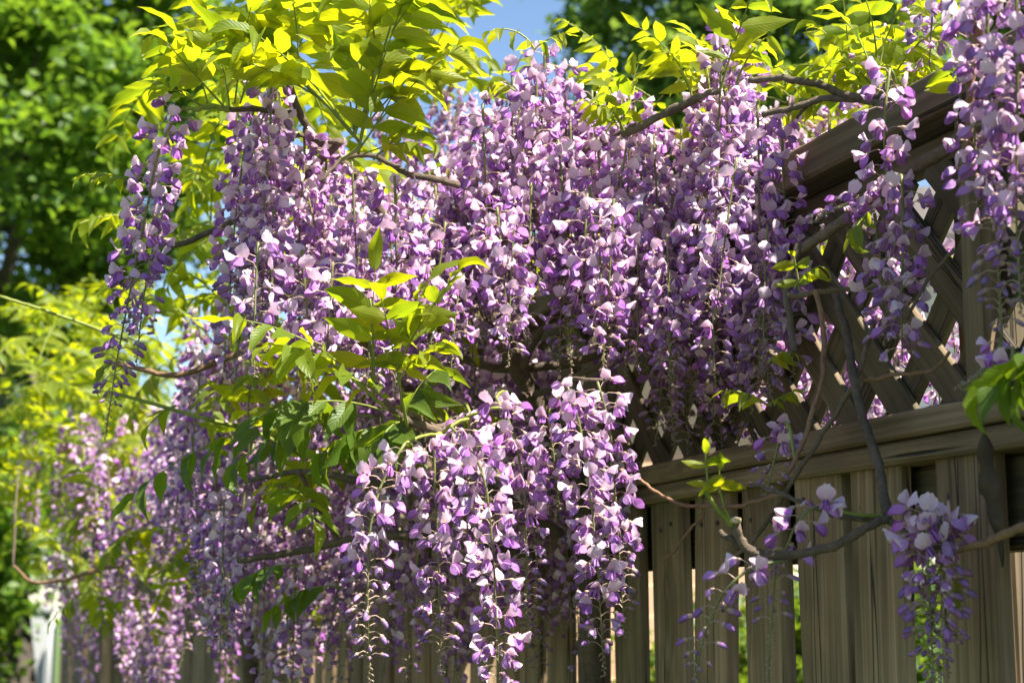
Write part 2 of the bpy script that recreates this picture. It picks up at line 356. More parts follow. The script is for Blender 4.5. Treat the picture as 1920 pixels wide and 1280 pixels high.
def ellipsoid(c, ax, ra, rb, rc, nu=5, nv=5, mi=1, bend=0.0):
    """long axis ax (unit, in XZ plane)"""
    ax = np.asarray(ax, float); side = np.array([0, 1.0, 0]); up = np.cross(ax, side)
    P = np.zeros((nu+1, nv+1, 3)); st = np.zeros_like(P)
    for j in range(nu+1):
        u = j/nu; x = -math.cos(u*math.pi); rr = math.sin(u*math.pi)**0.8 if 0 < j < nu else 0.02
        for i in range(nv+1):
            v = 2*math.pi*i/nv
            P[j, i] = c + ax*ra*x + side*rb*rr*math.cos(v) + up*(rc*rr*math.sin(v) - bend*ra*(x*x))
            st[j, i] = (0, u, 0)
    return grid(P, st, mi)
def blossom(a0, a1, cup, k0, seed, size=1.0, ped=0.017):
    r = np.random.default_rng(seed)
    d = np.array([math.cos(k0*0.5), 0, math.sin(k0*0.5)])
    P0 = np.array([ped, 0, 0.002])
    parts = [tube([(0, 0, 0), (ped*0.5, 0.0005, 0.0035), P0], [0.0007, 0.0006, 0.0006], 3, 2)]
    Q = P0 + d*0.0035
    parts.append(tube([P0, P0+d*0.0015, Q+d*0.0015], [0.0008, 0.0021, 0.0027], 5, 2))
    parts.append(banner(Q, a0, a1, 0.0156*size, 0.0086*size, cup, r))
    kd = np.array([math.cos(k0), 0, math.sin(k0)])
    parts.append(ellipsoid(Q+kd*0.0078*size, kd, 0.0082*size, 0.0019*size, 0.0034*size, 4, 5, 1, 0.12))
    spread = 0.0022+0.003*r.random()
    for sg in (-1, 1):
        G = np.zeros((5, 4, 3)); st = np.zeros_like(G); up = np.array([-math.sin(k0), 0, math.cos(k0)])
        wv = [0.25, 0.8, 1.0, 0.75, 0.12]
        for j in range(5):
            t = j/4
            for i in range(4):
                v = -1+2*i/3
                G[j, i] = Q + kd*(0.0152*size*t) + up*(v*0.0041*size*wv[j]+0.001*math.sin(t*3)) + np.array([0, sg*(0.0012+spread*math.sin(t*2.2)*(1-0.35*v)), 0])
                st[j, i] = (v, t, 0)
        parts.append(grid(G, st, 1))
    return join(parts)
D = math.radians
BLOS = []
for sd_, (a0, a1, cup, k0, sz) in enumerate([(95, 25, 0.35, -35, 1.0), (70, 35, 0.25, -45, 1.05), (45, 30, -0.2, -55, 1.0), (25, 10, -0.55, -55, 1.05), (10, -15, -0.7, -62, 1.0),
                                              (110, 40, 0.5, -25, .95), (55, -40, -0.45, -60, 1.05), (80, 15, -0.1, -40, 1.1), (32, 35, 0.2, -50, 1.1), (15, -30, -0.9, -60, .92)]):
    BLOS.append(blossom(D(a0), D(a1), cup, D(k0), 40+sd_, sz))
BW = np.array([.7, .9, 1.3, 1.5, 1.2, .4, 1.3, .8, 1.2, 1.0]); BW /= BW.sum()
HALF = [blossom(D(a), D(-30), -1.1, D(k), 60+i, 0.8, 0.014) for i, (a, k) in enumerate([(-5, -45), (-20, -55), (5, -35)])]
def bud(L, ped, k, seed, mi=3):
    r = np.random.default_rng(seed); d = np.array([math.cos(k), 0, math.sin(k)])
    P0 = np.array([ped, 0, 0.0015])
    return join([tube([(0, 0, 0), (ped*0.55, 0, 0.003), P0], [0.0007, 0.0006, 0.0005], 3, 2),
                 tube([P0, P0+d*0.0012, P0+d*L*0.35], [0.0006, 0.0019, L*0.22], 5, 2),
                 ellipsoid(P0+d*L*0.55, d, L*0.52, L*0.17, L*0.24, 4, 5, mi, 0.22)])
BUDS = [bud(0.0125, 0.013, D(-25), 71), bud(0.010, 0.012, D(-35), 72), bud(0.008, 0.010, D(-20), 73), bud(0.0055, 0.007, D(-30), 74), bud(0.0042, 0.004, D(-45), 75)]
TIPB = [bud(0.0042, 0.003, D(-40), 76, 4), bud(0.0034, 0.002, D(-60), 77, 4)]
FM = [M_BANNER, M_WING, M_CALYX, M_BUD, M_TIP]
BLOS_ME = [mesh_of('blossom', p, FM) for p in BLOS+HALF]

def curve(pts, n):
    pts = np.asarray(pts, float)
    if len(pts) == 2: return pts[0] + np.linspace(0, 1, n)[:, None]*(pts[1]-pts[0])
    d = np.concatenate([[0], np.cumsum(np.linalg.norm(np.diff(pts, axis=0), axis=1))]); u = np.linspace(0, d[-1], n*4)
    Q = np.stack([np.interp(u, d, pts[:, i]) for i in range(3)], 1)
    k = max(3, n//2)|1
    pad = np.vstack([2*Q[0]-Q[k:0:-1], Q, 2*Q[-1]-Q[-2:-k-2:-1]]); ker = np.hanning(2*k+1); ker /= ker.sum()
    Q = np.stack([np.convolve(pad[:, i], ker, 'valid') for i in range(3)], 1)
    return Q[np.linspace(0, len(Q)-1, n).astype(int)]
def raceme_plan(pts, openf, step, r, start=0.03, size=1.0, tipg=0.10):
    """along the stalk: what sits where -> list of (kind, template index, R, pos, rnd)"""
    C = curve(pts, 40); seg = np.concatenate([[0], np.cumsum(np.linalg.norm(np.diff(C, axis=0), axis=1))]); L = seg[-1]
    plan = []; d = start*L; k = 0; az = r.random()*6.28
    while d < L*0.995:
        u = d/L; p = np.array([np.interp(d, seg, C[:, i]) for i in range(3)])
        az += 2.39996 + r.normal(0, 0.35)
        R = rot('Z', az)@rot('Y', r.normal(0, 0.22)-0.08)@rot('X', r.normal(0, 0.3))
        rnd = r.random(); j = u + r.normal(0, 0.035)
        if j < openf:
            sc = size*(0.9+0.22*r.random()); plan.append((0, int(r.choice(len(BLOS), p=BW)), R*sc, p, rnd)); d += step*(0.75+0.5*r.random())
        elif j < openf+0.10:
            plan.append((0, len(BLOS)+int(r.integers(0, len(HALF))), R*size*(0.85+0.2*r.random()), p, rnd)); d += step*0.9
        else:
            v = min(1, max(0, (u-openf-0.08)/(1-openf-0.08+1e-6)))
            if u > 1-tipg: plan.append((2, int(r.integers(0, 2)), R*(1.1-0.3*v), p, rnd)); d += step*0.5
            else: plan.append((1, min(4, int(v**1.7*5+r.random()*0.6)), R*size*1.3, p, rnd)); d += step*(0.85-0.25*v)
        k += 1
    return C, plan
def stalk_mesh(C, r0=0.0019):
    return mesh_of('stalk', tube(C[::2], np.linspace(r0, 0.0008, len(C[::2])), 5, 0, True), [M_RACHIS])
def part_pieces(plan, kinds):
    out = []
    for kd, ti, R, p, rnd in plan:
        if kd not in kinds: continue
        tpl = (BLOS+HALF)[ti] if kd == 0 else (BUDS[ti] if kd == 1 else TIPB[ti])
        out.append(xf(tpl, R, p, rnd))
    return join(out) if out else None
HERO_COUNT = {}
def hero_raceme(vine, vb, pts, openf=0.7, step=0.0058, seed=0, size=1.0, single=True, tipg=0.10, start=0.03):
    r = np.random.default_rng(seed); W3 = ats(pts); o = W3[0]
    C, plan = raceme_plan(W3-o, openf, step, r, start, size, tipg)
    st = put('flower_raceme', stalk_mesh(C, 0.0021), vine, o-vb)
    if single and HERO_COUNT.get(vine.name, 0) < 300:
        for kd, ti, R, p, rnd in plan:
            if kd == 0: put('blossom', BLOS_ME[ti], st, p, R); HERO_COUNT[vine.name] = HERO_COUNT.get(vine.name, 0)+1
    else:
        pc = part_pieces(plan, (0,))
        if pc: tag(put('blossoms', mesh_of('blossoms', pc, FM), st), kind='stuff')
    pc = part_pieces(plan, (1, 2))
    if pc: tag(put('buds', mesh_of('buds', pc, FM), st), kind='stuff')
    return st
# shared racemes of different lengths for the mass of bloom
LIB = []
def lib_raceme(L, openf, seed, step=0.0062):
    r = np.random.default_rng(seed); k = r.normal(0, 0.04, 2)*L
    C, plan = raceme_plan([(0, 0, 0), (k[0]*0.6, k[1]*0.6, -L*0.4), (k[0], k[1], -L)], openf, step, r)
    sm = stalk_mesh(C); bl = mesh_of('blossoms', part_pieces(plan, (0,)), FM); pb = part_pieces(plan, (1, 2)); bu = mesh_of('buds', pb, FM) if pb else None
    return L, sm, bl, bu
for i, L in enumerate((0.16, 0.22, 0.26, 0.30, 0.34, 0.38, 0.43)):
    for k in range(3): LIB.append(lib_raceme(L, (0.54, 0.66, 0.76)[k]+0.03*(i > 3), 500+10*i+k))
LIBL = np.array([l[0] for l in LIB])
def fill_raceme(vine, vb, x, ytop, ybot, d, r, tilt=0.06):
    W0 = at(x, ytop, d); L = abs(ybot-ytop)*d/FPX
    order = np.argsort(np.abs(LIBL-L)+r.random(len(LIB))*0.02); l = LIB[order[0]]
    sc = min(1.18, max(0.88, L/l[0]))*(0.97+0.06*r.random())
    R = rot('X', r.normal(0, tilt))@rot('Y', r.normal(0, tilt))@rot('Z', r.random()*6.28)*sc
    st = put('flower_raceme', l[1], vine, W0-vb, R)
    tag(put('blossoms', l[2], st), kind='stuff')
    if l[3]: tag(put('buds', l[3], st), kind='stuff')

# ------------------------------------------------------------------ wisteria leaves
def leaflet(seed, fold=0.25, curl=0.7, width=0.152):
    r = np.random.default_rng(seed)
    tt = np.array([0, .06, .16, .30, .45, .60, .74, .87, 1.0]); pw = np.array([.06, .42, .80, .99, 1.0, .84, .55, .24, .01]); s = np.array([-1, -.5, 0, .5, 1.0])
    P = np.zeros((9, 5, 3)); st = np.zeros_like(P); p = np.zeros(3); ph = r.random()*6; tw = r.normal(0, 0.25)
    for j, t in enumerate(tt):
        a = 0.12 - curl*t
        if j: p = p + np.array([math.cos(a), 0, math.sin(a)])*(t-tt[j-1])
        for i, si in enumerate(s):
            w = width*pw[j]; z = fold*abs(si)*w + 0.035*math.sin(t*13+ph+si)*abs(si)**2*pw[j]
            y = si*w; c, q = math.cos(tw*t), math.sin(tw*t)
            P[j, i] = p + np.array([-math.sin(a)*z, c*y-q*z, math.cos(a)*z*c+q*y]); st[j, i] = (si, t, 0)
    return grid(P, st, 0)
LEAFLETS = [leaflet(80, .20, .35), leaflet(81, .35, .8), leaflet(82, .15, -.2), leaflet(83, .5, 1.1, .17), leaflet(84, .3, .6, .21), leaflet(85, 1.3, 1.5, .15)]
LEAF_ME = [mesh_of('leaflet', p, [M_LEAF]) for p in LEAFLETS]
LEAFSHADE_ME = [mesh_of('leaflet', p, [M_LEAFSHADE]) for p in LEAFLETS]
def compound_plan(L, e0, arch, pairs, ll, r, droop=0.3, young=0.25, pet=0.3):
    n = 16; C = [np.zeros(3)]; bend = r.normal(0, 0.25)
    for i in range(n):
        t = i/n; e = e0-arch*t; b = bend*t; C.append(C[-1]+np.array([math.cos(e)*math.cos(b), math.cos(e)*math.sin(b), math.sin(e)])*L/n)
    C = np.array(C); T, _, _ = frames(C); plan = []
    def leaf(t, side, sc):
        i = min(n, int(t*n)); tan = T[i]; sidev = np.cross([0, 0, 1.0], tan); sidev /= np.linalg.norm(sidev)+1e-9
        fw = (0.35+0.25*r.random()) if side else 1.0
        X = tan*fw + sidev*side*0.9 + np.array([0, 0, -droop*(0.5+r.random())]) + r.normal(0, 0.13, 3); X /= np.linalg.norm(X)
        Z = np.cross(tan, sidev)*1.0 + np.array([0, 0, 0.2]) + r.normal(0, 0.45, 3); Y = np.cross(Z, X); Y /= np.linalg.norm(Y); Z = np.cross(X, Y)
        isy = t > 1-young*r.random()*1.2
        vi = int(r.choice([3, 5, 1])) if isy and r.random() < .7 else int(r.integers(0, 5))
        plan.append((vi, np.stack([X, Y, Z], 1)*ll*sc*(0.85+0.3*r.random()), C[i], r.random()))
    for k in range(pairs):
        t = pet+(0.97-pet)*k/max(1, pairs-0.4); sc = 1.0-0.45*max(0, (t-0.6)/0.4) if young else 1.0
        sc *= 0.85 if k == 0 else 1
        for sd2 in (-1, 1): leaf(t+r.normal(0, .008), sd2, sc)
    leaf(0.999, 0, 0.75)
    return C, plan
LEAF_SINGLE = {}
def place_leaf(vine, vb, base, tip, pairs=5, ll=None, arch=0.7, droop=0.3, seed=0, young=0.25, single=True, pet=0.3, shade_tint=False):
    r = np.random.default_rng(seed); A, B = at(*base), at(*tip); d = B-A; ch = np.linalg.norm(d); az = math.atan2(d[1], d[0]); el = math.asin(d[2]/ch)
    C, plan = compound_plan(ch*1.04, el+arch*0.5, arch, pairs, ll or ch*0.42, r, droop, young, pet)
    R = rot('Z', az)
    o = put('compound_leaf', mesh_of('leaf_stalk', tube(C[::2], np.linspace(0.0016, 0.0007, len(C[::2])), 4, 0), [M_SHOOT]), vine, A-vb, R)
    if single and LEAF_SINGLE.get(vine.name, 0) < 300:
        for vi, Rm, p, rnd in plan: put('leaflet', (LEAFSHADE_ME if shade_tint else LEAF_ME)[vi], o, p, Rm)
        LEAF_SINGLE[vine.name] = LEAF_SINGLE.get(vine.name, 0)+len(plan)
    else: tag(put('leaflets', mesh_of('leaflets', join([xf(LEAFLETS[v], Rm, p, q) for v, Rm, p, q in plan]), [M_LEAFSHADE if shade_tint else M_LEAF]), o), kind='stuff')
LEAFLIB = []
for i in range(14):
    r = np.random.default_rng(900+i); L = (0.16, 0.20, 0.24)[i % 3]
    C, plan = compound_plan(L, (0.9, 0.4, 1.2, 0.1)[i % 4], 0.9+0.5*r.random(), 4+i % 3, 0.062+0.012*r.random(), r, 0.35, 0.3)
    LEAFLIB.append((mesh_of('leaf_stalk', tube(C[::2], np.linspace(0.0018, 0.0009, len(C[::2])), 4, 0), [M_SHOOT]), mesh_of('leaflets', join([xf(LEAFLETS[v], Rm, p, q) for v, Rm, p, q in plan]), [M_LEAF])))
def bulk_leaf(vine, vb, x, y, d, r, sc=1.0):
    a, b = LEAFLIB[int(r.integers(0, len(LEAFLIB)))]
    o = put('compound_leaf', a, vine, at(x, y, d)-vb, rot('Z', r.random()*6.28)@rot('Y', r.normal(0, 0.25))*sc*(0.85+0.3*r.random()))
    tag(put('leaflets', b, o), kind='stuff')
def branch(vine, vb, pts, r0, r1, m=None, seed=0, wob=0.004, name='branch', k=7):
    r = np.random.default_rng(seed); Wp = ats(pts); n = max(10, 6*len(pts)); C = curve(Wp, n)
    nzv = np.cumsum(r.normal(0, wob*0.22, (n, 3)), 0); nzv -= np.linspace(0, 1, n)[:, None]*nzv[-1]; C = C+nzv
    rad = np.linspace(r0, r1, n)*(1+0.05*np.sin(np.arange(n)*1.9+seed)+r.normal(0, 0.035, n))
    return put(name, mesh_of(name, tube(C-C[0], rad, k, 0, True), [m or M_BARK]), vine, C[0]-vb)

# ================================================================== main vine
vA = np.array([0.95, 2.9, 0.0])
vine = thing('wisteria_vine', vA, 'large sunlit wisteria vine in full lilac bloom spilling over the fence lattice', 'wisteria vine')
# front bunch of racemes hanging below the gap
H = hero_raceme
H(vine, vA, [(845, 800, 2.00), (885, 835, 1.99), (912, 905, 1.98), (926, 1050, 1.98), (936, 1285, 1.99)], .93, .0052, 1, 1.05, tipg=.03)
H(vine, vA, [(1060, 715, 2.05), (1085, 780, 2.04), (1105, 900, 2.03), (1122, 1070, 2.03), (1133, 1275, 2.03)], .74, .0050, 2, 1.08)
H(vine, vA, [(760, 830, 2.02), (715, 900, 2.01), (692, 990, 2.00), (689, 1120, 2.00), (694, 1290, 2.01)], .50, .0052, 3, 1.05)
H(vine, vA, [(815, 820, 2.08), (815, 900, 2.07), (822, 1030, 2.07), (828, 1270, 2.08)], .60, .0050, 4, 1.04)
H(vine, vA, [(930, 745, 2.06), (962, 800, 2.05), (985, 920, 2.06), (990, 1190, 2.08)], .58, .0050, 5, 1.05)
H(vine, vA, [(1120, 715, 2.09), (1145, 800, 2.09), (1155, 950, 2.09), (1172, 1200, 2.10)], .58, .0050, 6, 1.05)
H(vine, vA, [(880, 770, 2.12), (880, 840, 2.12), (875, 960, 2.13), (880, 1090, 2.15)], .7, .0055, 7, 1.0)
H(vine, vA, [(1030, 790, 2.13), (1040, 870, 2.13), (1050, 960, 2.14)], .75, .0055, 8, 1.0)
# the long raceme at the left and its neighbours
H(vine, vA, [(345, 200, 2.22), (300, 260, 2.22), (280, 370, 2.22), (245, 540, 2.23), (218, 680, 2.24), (196, 830, 2.24)], .56, .0052, 9, 1.15, False)
H(vine, vA, [(300, 330, 2.30), (285, 480, 2.3), (268, 560, 2.3), (255, 690, 2.3)], .45, .006, 10, 1.0, False)
H(vine, vA, [(475, 210, 2.32), (455, 300, 2.32), (440, 420, 2.32), (428, 590, 2.33)], .75, .0058, 12, 1.0, False)
H(vine, vA, [(508, 140, 2.27), (508, 220, 2.27), (500, 340, 2.28), (478, 600, 2.3)], .72, .0056, 13, 1.02, False)
# racemes that crown the mass
for i, (x, y0, y1, d) in enumerate([(1020, 80, 480, 2.42), (1005, 130, 560, 2.36), (960, 135, 500, 2.46), (1058, 110, 500, 2.46), (905, 195, 650, 2.32), (1370, 45, 430, 2.28), (1350, 80, 500, 2.24), (1398, 90, 520, 2.30),
                                     (1420, 190, 620, 2.14), (1465, 225, 640, 2.16), (1325, 120, 560, 2.34), (1180, 165, 640, 2.36), (1110, 170, 560, 2.44), (740, 330, 760, 2.24), (660, 300, 640, 2.3), (570, 240, 560, 2.34), (610, 255, 640, 2.4)]):
    H(vine, vA, [(x, y0, d), (x+2, y0+60, d), (x+(i % 5-2)*4, (y0+y1)/2, d), (x+(i % 3-1)*10, y1, d+.01)], .70+.03*(i % 4), .0054, 20+i, 1.03, False)
# mass of bloom
top = np.array([(440, 330), (480, 200), (520, 190), (560, 260), (640, 300), (700, 330), (760, 330), (830, 300), (890, 215), (960, 150), (1020, 110), (1070, 140), (1110, 185), (1180, 185), (1240, 230), (1300, 210), (1340, 120), (1380, 90), (1420, 220), (1470, 250), (1490, 290)], float)
r = np.random.default_rng(5)
for layer, (d, stepx, dy) in enumerate([(2.50, 38, 0), (2.62, 40, 30), (2.42, 42, 60), (2.36, 44, 120), (2.29, 46, 180), (2.24, 60, 250), (2.72, 46, 90)]):
    x = 460+r.random()*30
    while x < 1468:
        dd = d - 0.16*max(0, (x-1150)/340) + r.normal(0, 0.055)
        yt = np.interp(x, top[:, 0], top[:, 1]) + dy + abs(r.normal(0, 25))
        ln = 300+r.random()*160
        if dy >= 110: ln = 240+r.random()*130
        yb = min(yt+ln, 700 if 830 < x < 1190 else 720)
        if yb-yt > 150: fill_raceme(vine, vA, x, yt, yb, dd, r)
        x += stepx*1.34*(0.7+0.6*r.random())
for i in range(34): bulk_leaf(vine, vA, 520+r.random()*900, 300+r.random()*300, 2.8+r.random()*.25, r, 1.0)
# lower racemes hanging in front of the lattice
for x, y0, y1, d in [(1240, 480, 860, 2.42), (1262, 520, 850, 2.48), (1215, 470, 700, 2.4), (1300, 480, 780, 2.40), (1350, 470, 800, 2.36), (1395, 500, 780, 2.30), (1440, 500, 760, 2.24), (1330, 560, 860, 2.5), (1285, 600, 870, 2.56), (1475, 480, 720, 2.2), (1420, 560, 840, 2.42), (1380, 600, 850, 2.48)]:
    fill_raceme(vine, vA, x, y0, y1, d, r)
# second rank to the left, half in shade
for i in range(46):
    x = 350+r.random()*330; y0 = 560+r.random()*330; d = 2.75+r.random()*0.75
    fill_raceme(vine, vA, x, y0, y0+260+r.random()*110, d, r)
for i in range(34):
    x = 640+r.random()*520; y0 = 560+r.random()*340; d = 2.62+r.random()*0.25
    fill_raceme(vine, vA, x, y0, y0+220+r.random()*90, d, r)
for i in range(20):
    x = 420+r.random()*680; y0 = 860+r.random()*200; d = 2.6+r.random()*0.5
    fill_raceme(vine, vA, x, y0, y0+240+r.random()*80, d, r)
# branches of the main vine
B = branch
B(vine, vA, [(1100, 1500, 2.75), (1120, 1200, 2.72), (1090, 900, 2.7), (1000, 740, 2.6), (900, 560, 2.6), (860, 400, 2.55)], .022, .014, seed=1, wob=.008)
B(vine, vA, [(1000, 740, 2.6), (900, 760, 2.35), (820, 810, 2.12), (770, 775, 2.1)], .007, .0045, seed=2)
B(vine, vA, [(1000, 740, 2.6), (1040, 720, 2.3), (1080, 712, 2.08), (1130, 712, 2.08)], .006, .0022, seed=3)
B(vine, vA, [(830, 812, 2.1), (880, 785, 2.05), (915, 768, 2.05), (950, 762, 2.05)], .0028, .002, seed=31, m=M_SHOOT)
B(vine, vA, [(900, 560, 2.6), (760, 480, 2.55), (640, 300, 2.42), (590, 262, 2.36), (560, 205, 2.32), (540, 150, 2.3)], .012, .005, seed=4, wob=.006)
B(vine, vA, [(640, 268, 2.36), (590, 262, 2.34), (540, 250, 2.32)], .005, .003, seed=5)
B(vine, vA, [(860, 345, 2.3), (820, 332, 2.27), (770, 330, 2.27), (700, 300, 2.3), (640, 300, 2.3), (600, 340, 2.28)], .0055, .0025, seed=6)
B(vine, vA, [(860, 400, 2.55), (1000, 330, 2.5), (1150, 260, 2.4), (1240, 215, 2.3), (1310, 185, 2.25)], .010, .0045, seed=7, wob=.006)
B(vine, vA, [(1170, 250, 2.26), (1215, 235, 2.23), (1260, 205, 2.22), (1310, 180, 2.2), (1350, 172, 2.2)], .0055, .004, seed=8)
B(vine, vA, [(1405, 148, 2.14), (1450, 146, 2.12), (1530, 158, 2.08), (1575, 178, 2.06), (1610, 186, 2.05), (1680, 172, 2.02), (1760, 150, 1.98)], .0044, .0058, seed=9)
B(vine, vA, [(1430, 215, 2.1), (1490, 200, 2.08), (1560, 186, 2.06), (1610, 187, 2.05), (1660, 192, 2.0)], .004, .0045, seed=10, m=M_BARK)
B(vine, vA, [(1540, 186, 2.07), (1515, 200, 2.08), (1495, 222, 2.09)], .003, .002, seed=101)
B(vine, vA, [(640, 265, 2.36), (520, 380, 2.42), (400, 430, 2.45), (360, 452, 2.45), (318, 460, 2.45)], .0065, .0045, seed=11)
B(vine, vA, [(430, 205, 2.26), (395, 200, 2.25), (360, 205, 2.23), (345, 205, 2.22)], .0045, .0028, seed=12, m=M_SHOOT)
B(vine, vA, [(545, 215, 2.3), (480, 205, 2.28), (430, 205, 2.26)], .0045, .004, seed=13)
B(vine, vA, [(800, 560, 2.6), (650, 600, 2.6), (480, 650, 2.6), (340, 715, 2.6), (215, 680, 2.62)], .008, .004, seed=14, m=M_BARKRED)
B(vine, vA, [(1050, 1000, 2.65), (900, 900, 2.5), (700, 910, 2.5), (560, 880, 2.55), (470, 900, 2.6)], .009, .004, seed=15)
B(vine, vA, [(1000, 1040, 2.65), (800, 1000, 2.5), (640, 1010, 2.5), (520, 1040, 2.5), (445, 1050, 2.5)], .010, .005, seed=16)
B(vine, vA, [(560, 880, 2.5), (600, 960, 2.5), (640, 1020, 2.5)], .004, .004, seed=17)
B(vine, vA, [(1190, 640, 2.6), (1060, 690, 2.6), (930, 700, 2.62), (780, 640, 2.6)], .009, .006, seed=18)
B(vine, vA, [(980, 690, 2.52), (1010, 620, 2.5), (1050, 560, 2.48)], .006, .003, seed=19)
B(vine, vA, [(1040, 720, 2.45), (1110, 690, 2.4), (1190, 600, 2.36)], .005, .003, seed=20)
B(vine, vA, [(720, 750, 2.06), (760, 790, 2.1), (830, 812, 2.1)], .005, .006, seed=21)
# green shoot with the bright centre sprig
def shoot(pts, a=.0026, b=.0018, s=0, v=None): return branch(v or vine, {'a': vA}.get('a') if v is None else vB[v.name], pts, a, b, M_SHOOT, s, .0015, 'shoot', 6)
shoot([(760, 790, 2.1), (700, 745, 2.04), (660, 710, 2.02), (600, 668, 2.0)], .0032, .002, 1)
shoot([(765, 800, 2.1), (752, 740, 2.05), (744, 680, 2.03)], .0024, .0016, 2)
shoot([(700, 745, 2.05), (697, 640, 2.02), (694, 560, 2.0)], .0022, .0014, 3)
shoot([(0, 556, 2.9), (70, 578, 2.9), (150, 604, 2.9), (240, 640, 2.9)], .003, .003, 4)
shoot([(205, 735, 2.35), (300, 760, 2.35), (380, 783, 2.35), (470, 805, 2.4), (560, 850, 2.45)], .0028, .0036, 5)
shoot([(640, 300, 2.3), (680, 270, 2.24), (664, 255, 2.2), (640, 225, 2.18)], .0032, .002, 6)
shoot([(672, 288, 2.24), (690, 180, 2.18), (735, 40, 2.15)], .0024, .0014, 7)
shoot([(664, 255, 2.2), (690, 190, 2.2), (705, 100, 2.2)], .0022, .0014, 8)
shoot([(664, 255, 2.2), (610, 195, 2.2), (560, 150, 2.2)], .0022, .0014, 9)
for i_, p_ in enumerate([[(830, 812, 2.1), (800, 815, 2.05), (760, 830, 2.02)], [(830, 812, 2.1), (820, 812, 2.09), (815, 820, 2.08)], [(880, 785, 2.05), (862, 788, 2.02), (845, 800, 2.0)], [(960, 735, 2.3), (940, 735, 2.15), (930, 745, 2.06)],
        [(1040, 720, 2.3), (1035, 750, 2.2), (1030, 790, 2.13)], [(870, 760, 2.3), (875, 755, 2.2), (880, 770, 2.12)]]): shoot(p_, .0022, .002, 40+i_)
Lf = place_leaf
sd0 = [100]
def leaf(base, tip, pairs=5, ll=None, arch=.7, droop=.3, young=.25, v=None, single=True, pet=.3, shade_tint=False):
    sd0[0] += 1; vv = v or vine
    Lf(vv, vA if v is None else vB[v.name], base, tip, pairs, ll, arch, droop, sd0[0], young, single, pet, shade_tint)
# centre sprig
leaf((680, 725, 2.03), (425, 600, 1.98), 5, .070, .8, .25, .35)
leaf((700, 745, 2.04), (492, 655, 1.97), 4, .068, .9, .4, .4, pet=.35)
leaf((700, 745, 2.05), (690, 500, 2.0), 4, .080, -.2, .1, .2)
leaf((744, 690, 2.03), (862, 505, 2.0), 4, .070, .3, .1, .2)
leaf((752, 740, 2.05), (715, 560, 1.99), 3, .075, .2, .1, .1)
leaf((745, 720, 2.03), (830, 640, 2.0), 4, .052, .8, .4, .4)
leaf((720, 745, 2.04), (600, 700, 1.98), 2, .070, .6, .3, .1)
leaf((740, 700, 2.05), (790, 520, 2.03), 3, .070, .3, .2, .2)
# top left group
for i, (b, t, p, l) in enumerate([((672, 285, 2.2), (738, 20, 2.14), 5, .085), ((664, 255, 2.2), (690, 60, 2.18), 5, .080), ((640, 225, 2.18), (470, 60, 2.12), 5, .080), ((610, 195, 2.2), (500, 90, 2.15), 4, .075),
        ((600, 185, 2.2), (430, 120, 2.18), 4, .07), ((430, 200, 2.25), (390, 30, 2.22), 5, .07), ((420, 200, 2.25), (300, 80, 2.2), 4, .072), ((390, 198, 2.25), (330, 60, 2.24), 4, .07),
        ((440, 195, 2.25), (470, 20, 2.2), 5, .075), ((380, 200, 2.24), (295, 150, 2.2), 4, .05), ((450, 195, 2.26), (520, 40, 2.22), 5, .078), ((680, 270, 2.2), (870, 95, 2.2), 5, .07),
        ((690, 230, 2.22), (800, 110, 2.2), 4, .07), ((664, 255, 2.22), (590, 20, 2.24), 5, .08), ((560, 160, 2.25), (560, 0, 2.2), 5, .08), ((705, 100, 2.2), (690, -30, 2.16), 3, .09),
        ((735, 60, 2.16), (800, -10, 2.15), 3, .075), ((540, 150, 2.3), (620, -20, 2.28), 5, .08), ((670, 285, 2.22), (760, 170, 2.18), 4, .065), ((680, 290, 2.24), (790, 270, 2.2), 4, .05),
        ((700, 300, 2.26), (780, 240, 2.22), 4, .045)]):
    leaf(b, t, max(3, p-1), l*1.12, .45 if i % 3 else .1, .2, .3, pet=.42)
# single leaves along the crown of the mass
leaf((1002, 92, 2.28), (905, 65, 2.27), 3, .042, 1.7, .35, .4, pet=.15)
leaf((1000, 95, 2.28), (1065, 65, 2.27), 3, .03, .8, .4, .6)
leaf((965, 170, 2.3), (925, 160, 2.3), 3, .035, .8, .3, .4)
leaf((1165, 245, 2.28), (1110, 130, 2.3), 4, .055, .6, .2, .3)
leaf((1165, 245, 2.28), (1195, 120, 2.28), 3, .062, .1, .1, .2)
leaf((1160, 240, 2.26), (1090, 190, 2.24), 4, .04, 1.0, .5, .6)
leaf((1170, 245, 2.25), (1130, 200, 2.22), 4, .04, 1.0, .5, .7)
leaf((1300, 190, 2.22), (1190, 45, 2.2), 4, .05, 1.0, .2, .3, pet=.4)
leaf((1300, 190, 2.25), (1250, 90, 2.22), 4, .06, .6, .2, .3)
leaf((1330, 170, 2.25), (1290, 60, 2.28), 4, .06, .6, .2, .3)
leaf((1350, 172, 2.2), (1430, -10, 2.14), 4, .07, .5, .2, .3)
leaf((1380, 160, 2.2), (1460, 70, 2.15), 3, .05, 1.2, .6, .6)
leaf((1350, 180, 2.3), (1240, 130, 2.3), 3, .06, .5, .2, .2)
for i, (b, t, l) in enumerate([((1640, 190, 2.05), (1560, 20, 2.08), .055), ((1650, 185, 2.05), (1700, 10, 2.05), .055), ((1640, 190, 2.06), (1500, 120, 2.1), .05), ((1660, 180, 2.05), (1760, 60, 2.02), .05), ((1645, 185, 2.08), (1630, -10, 2.08), .06),
        ((1620, 186, 2.08), (1520, 50, 2.12), .055), ((1660, 180, 2.1), (1740, -10, 2.1), .055), ((1600, 190, 2.1), (1490, 200, 2.12), .045), ((1650, 190, 2.1), (1590, 110, 2.05), .05), ((1680, 180, 2.04), (1740, 130, 2.0), .045)]):
    leaf(b, t, 4+i % 2, l, .8, .35, .35)
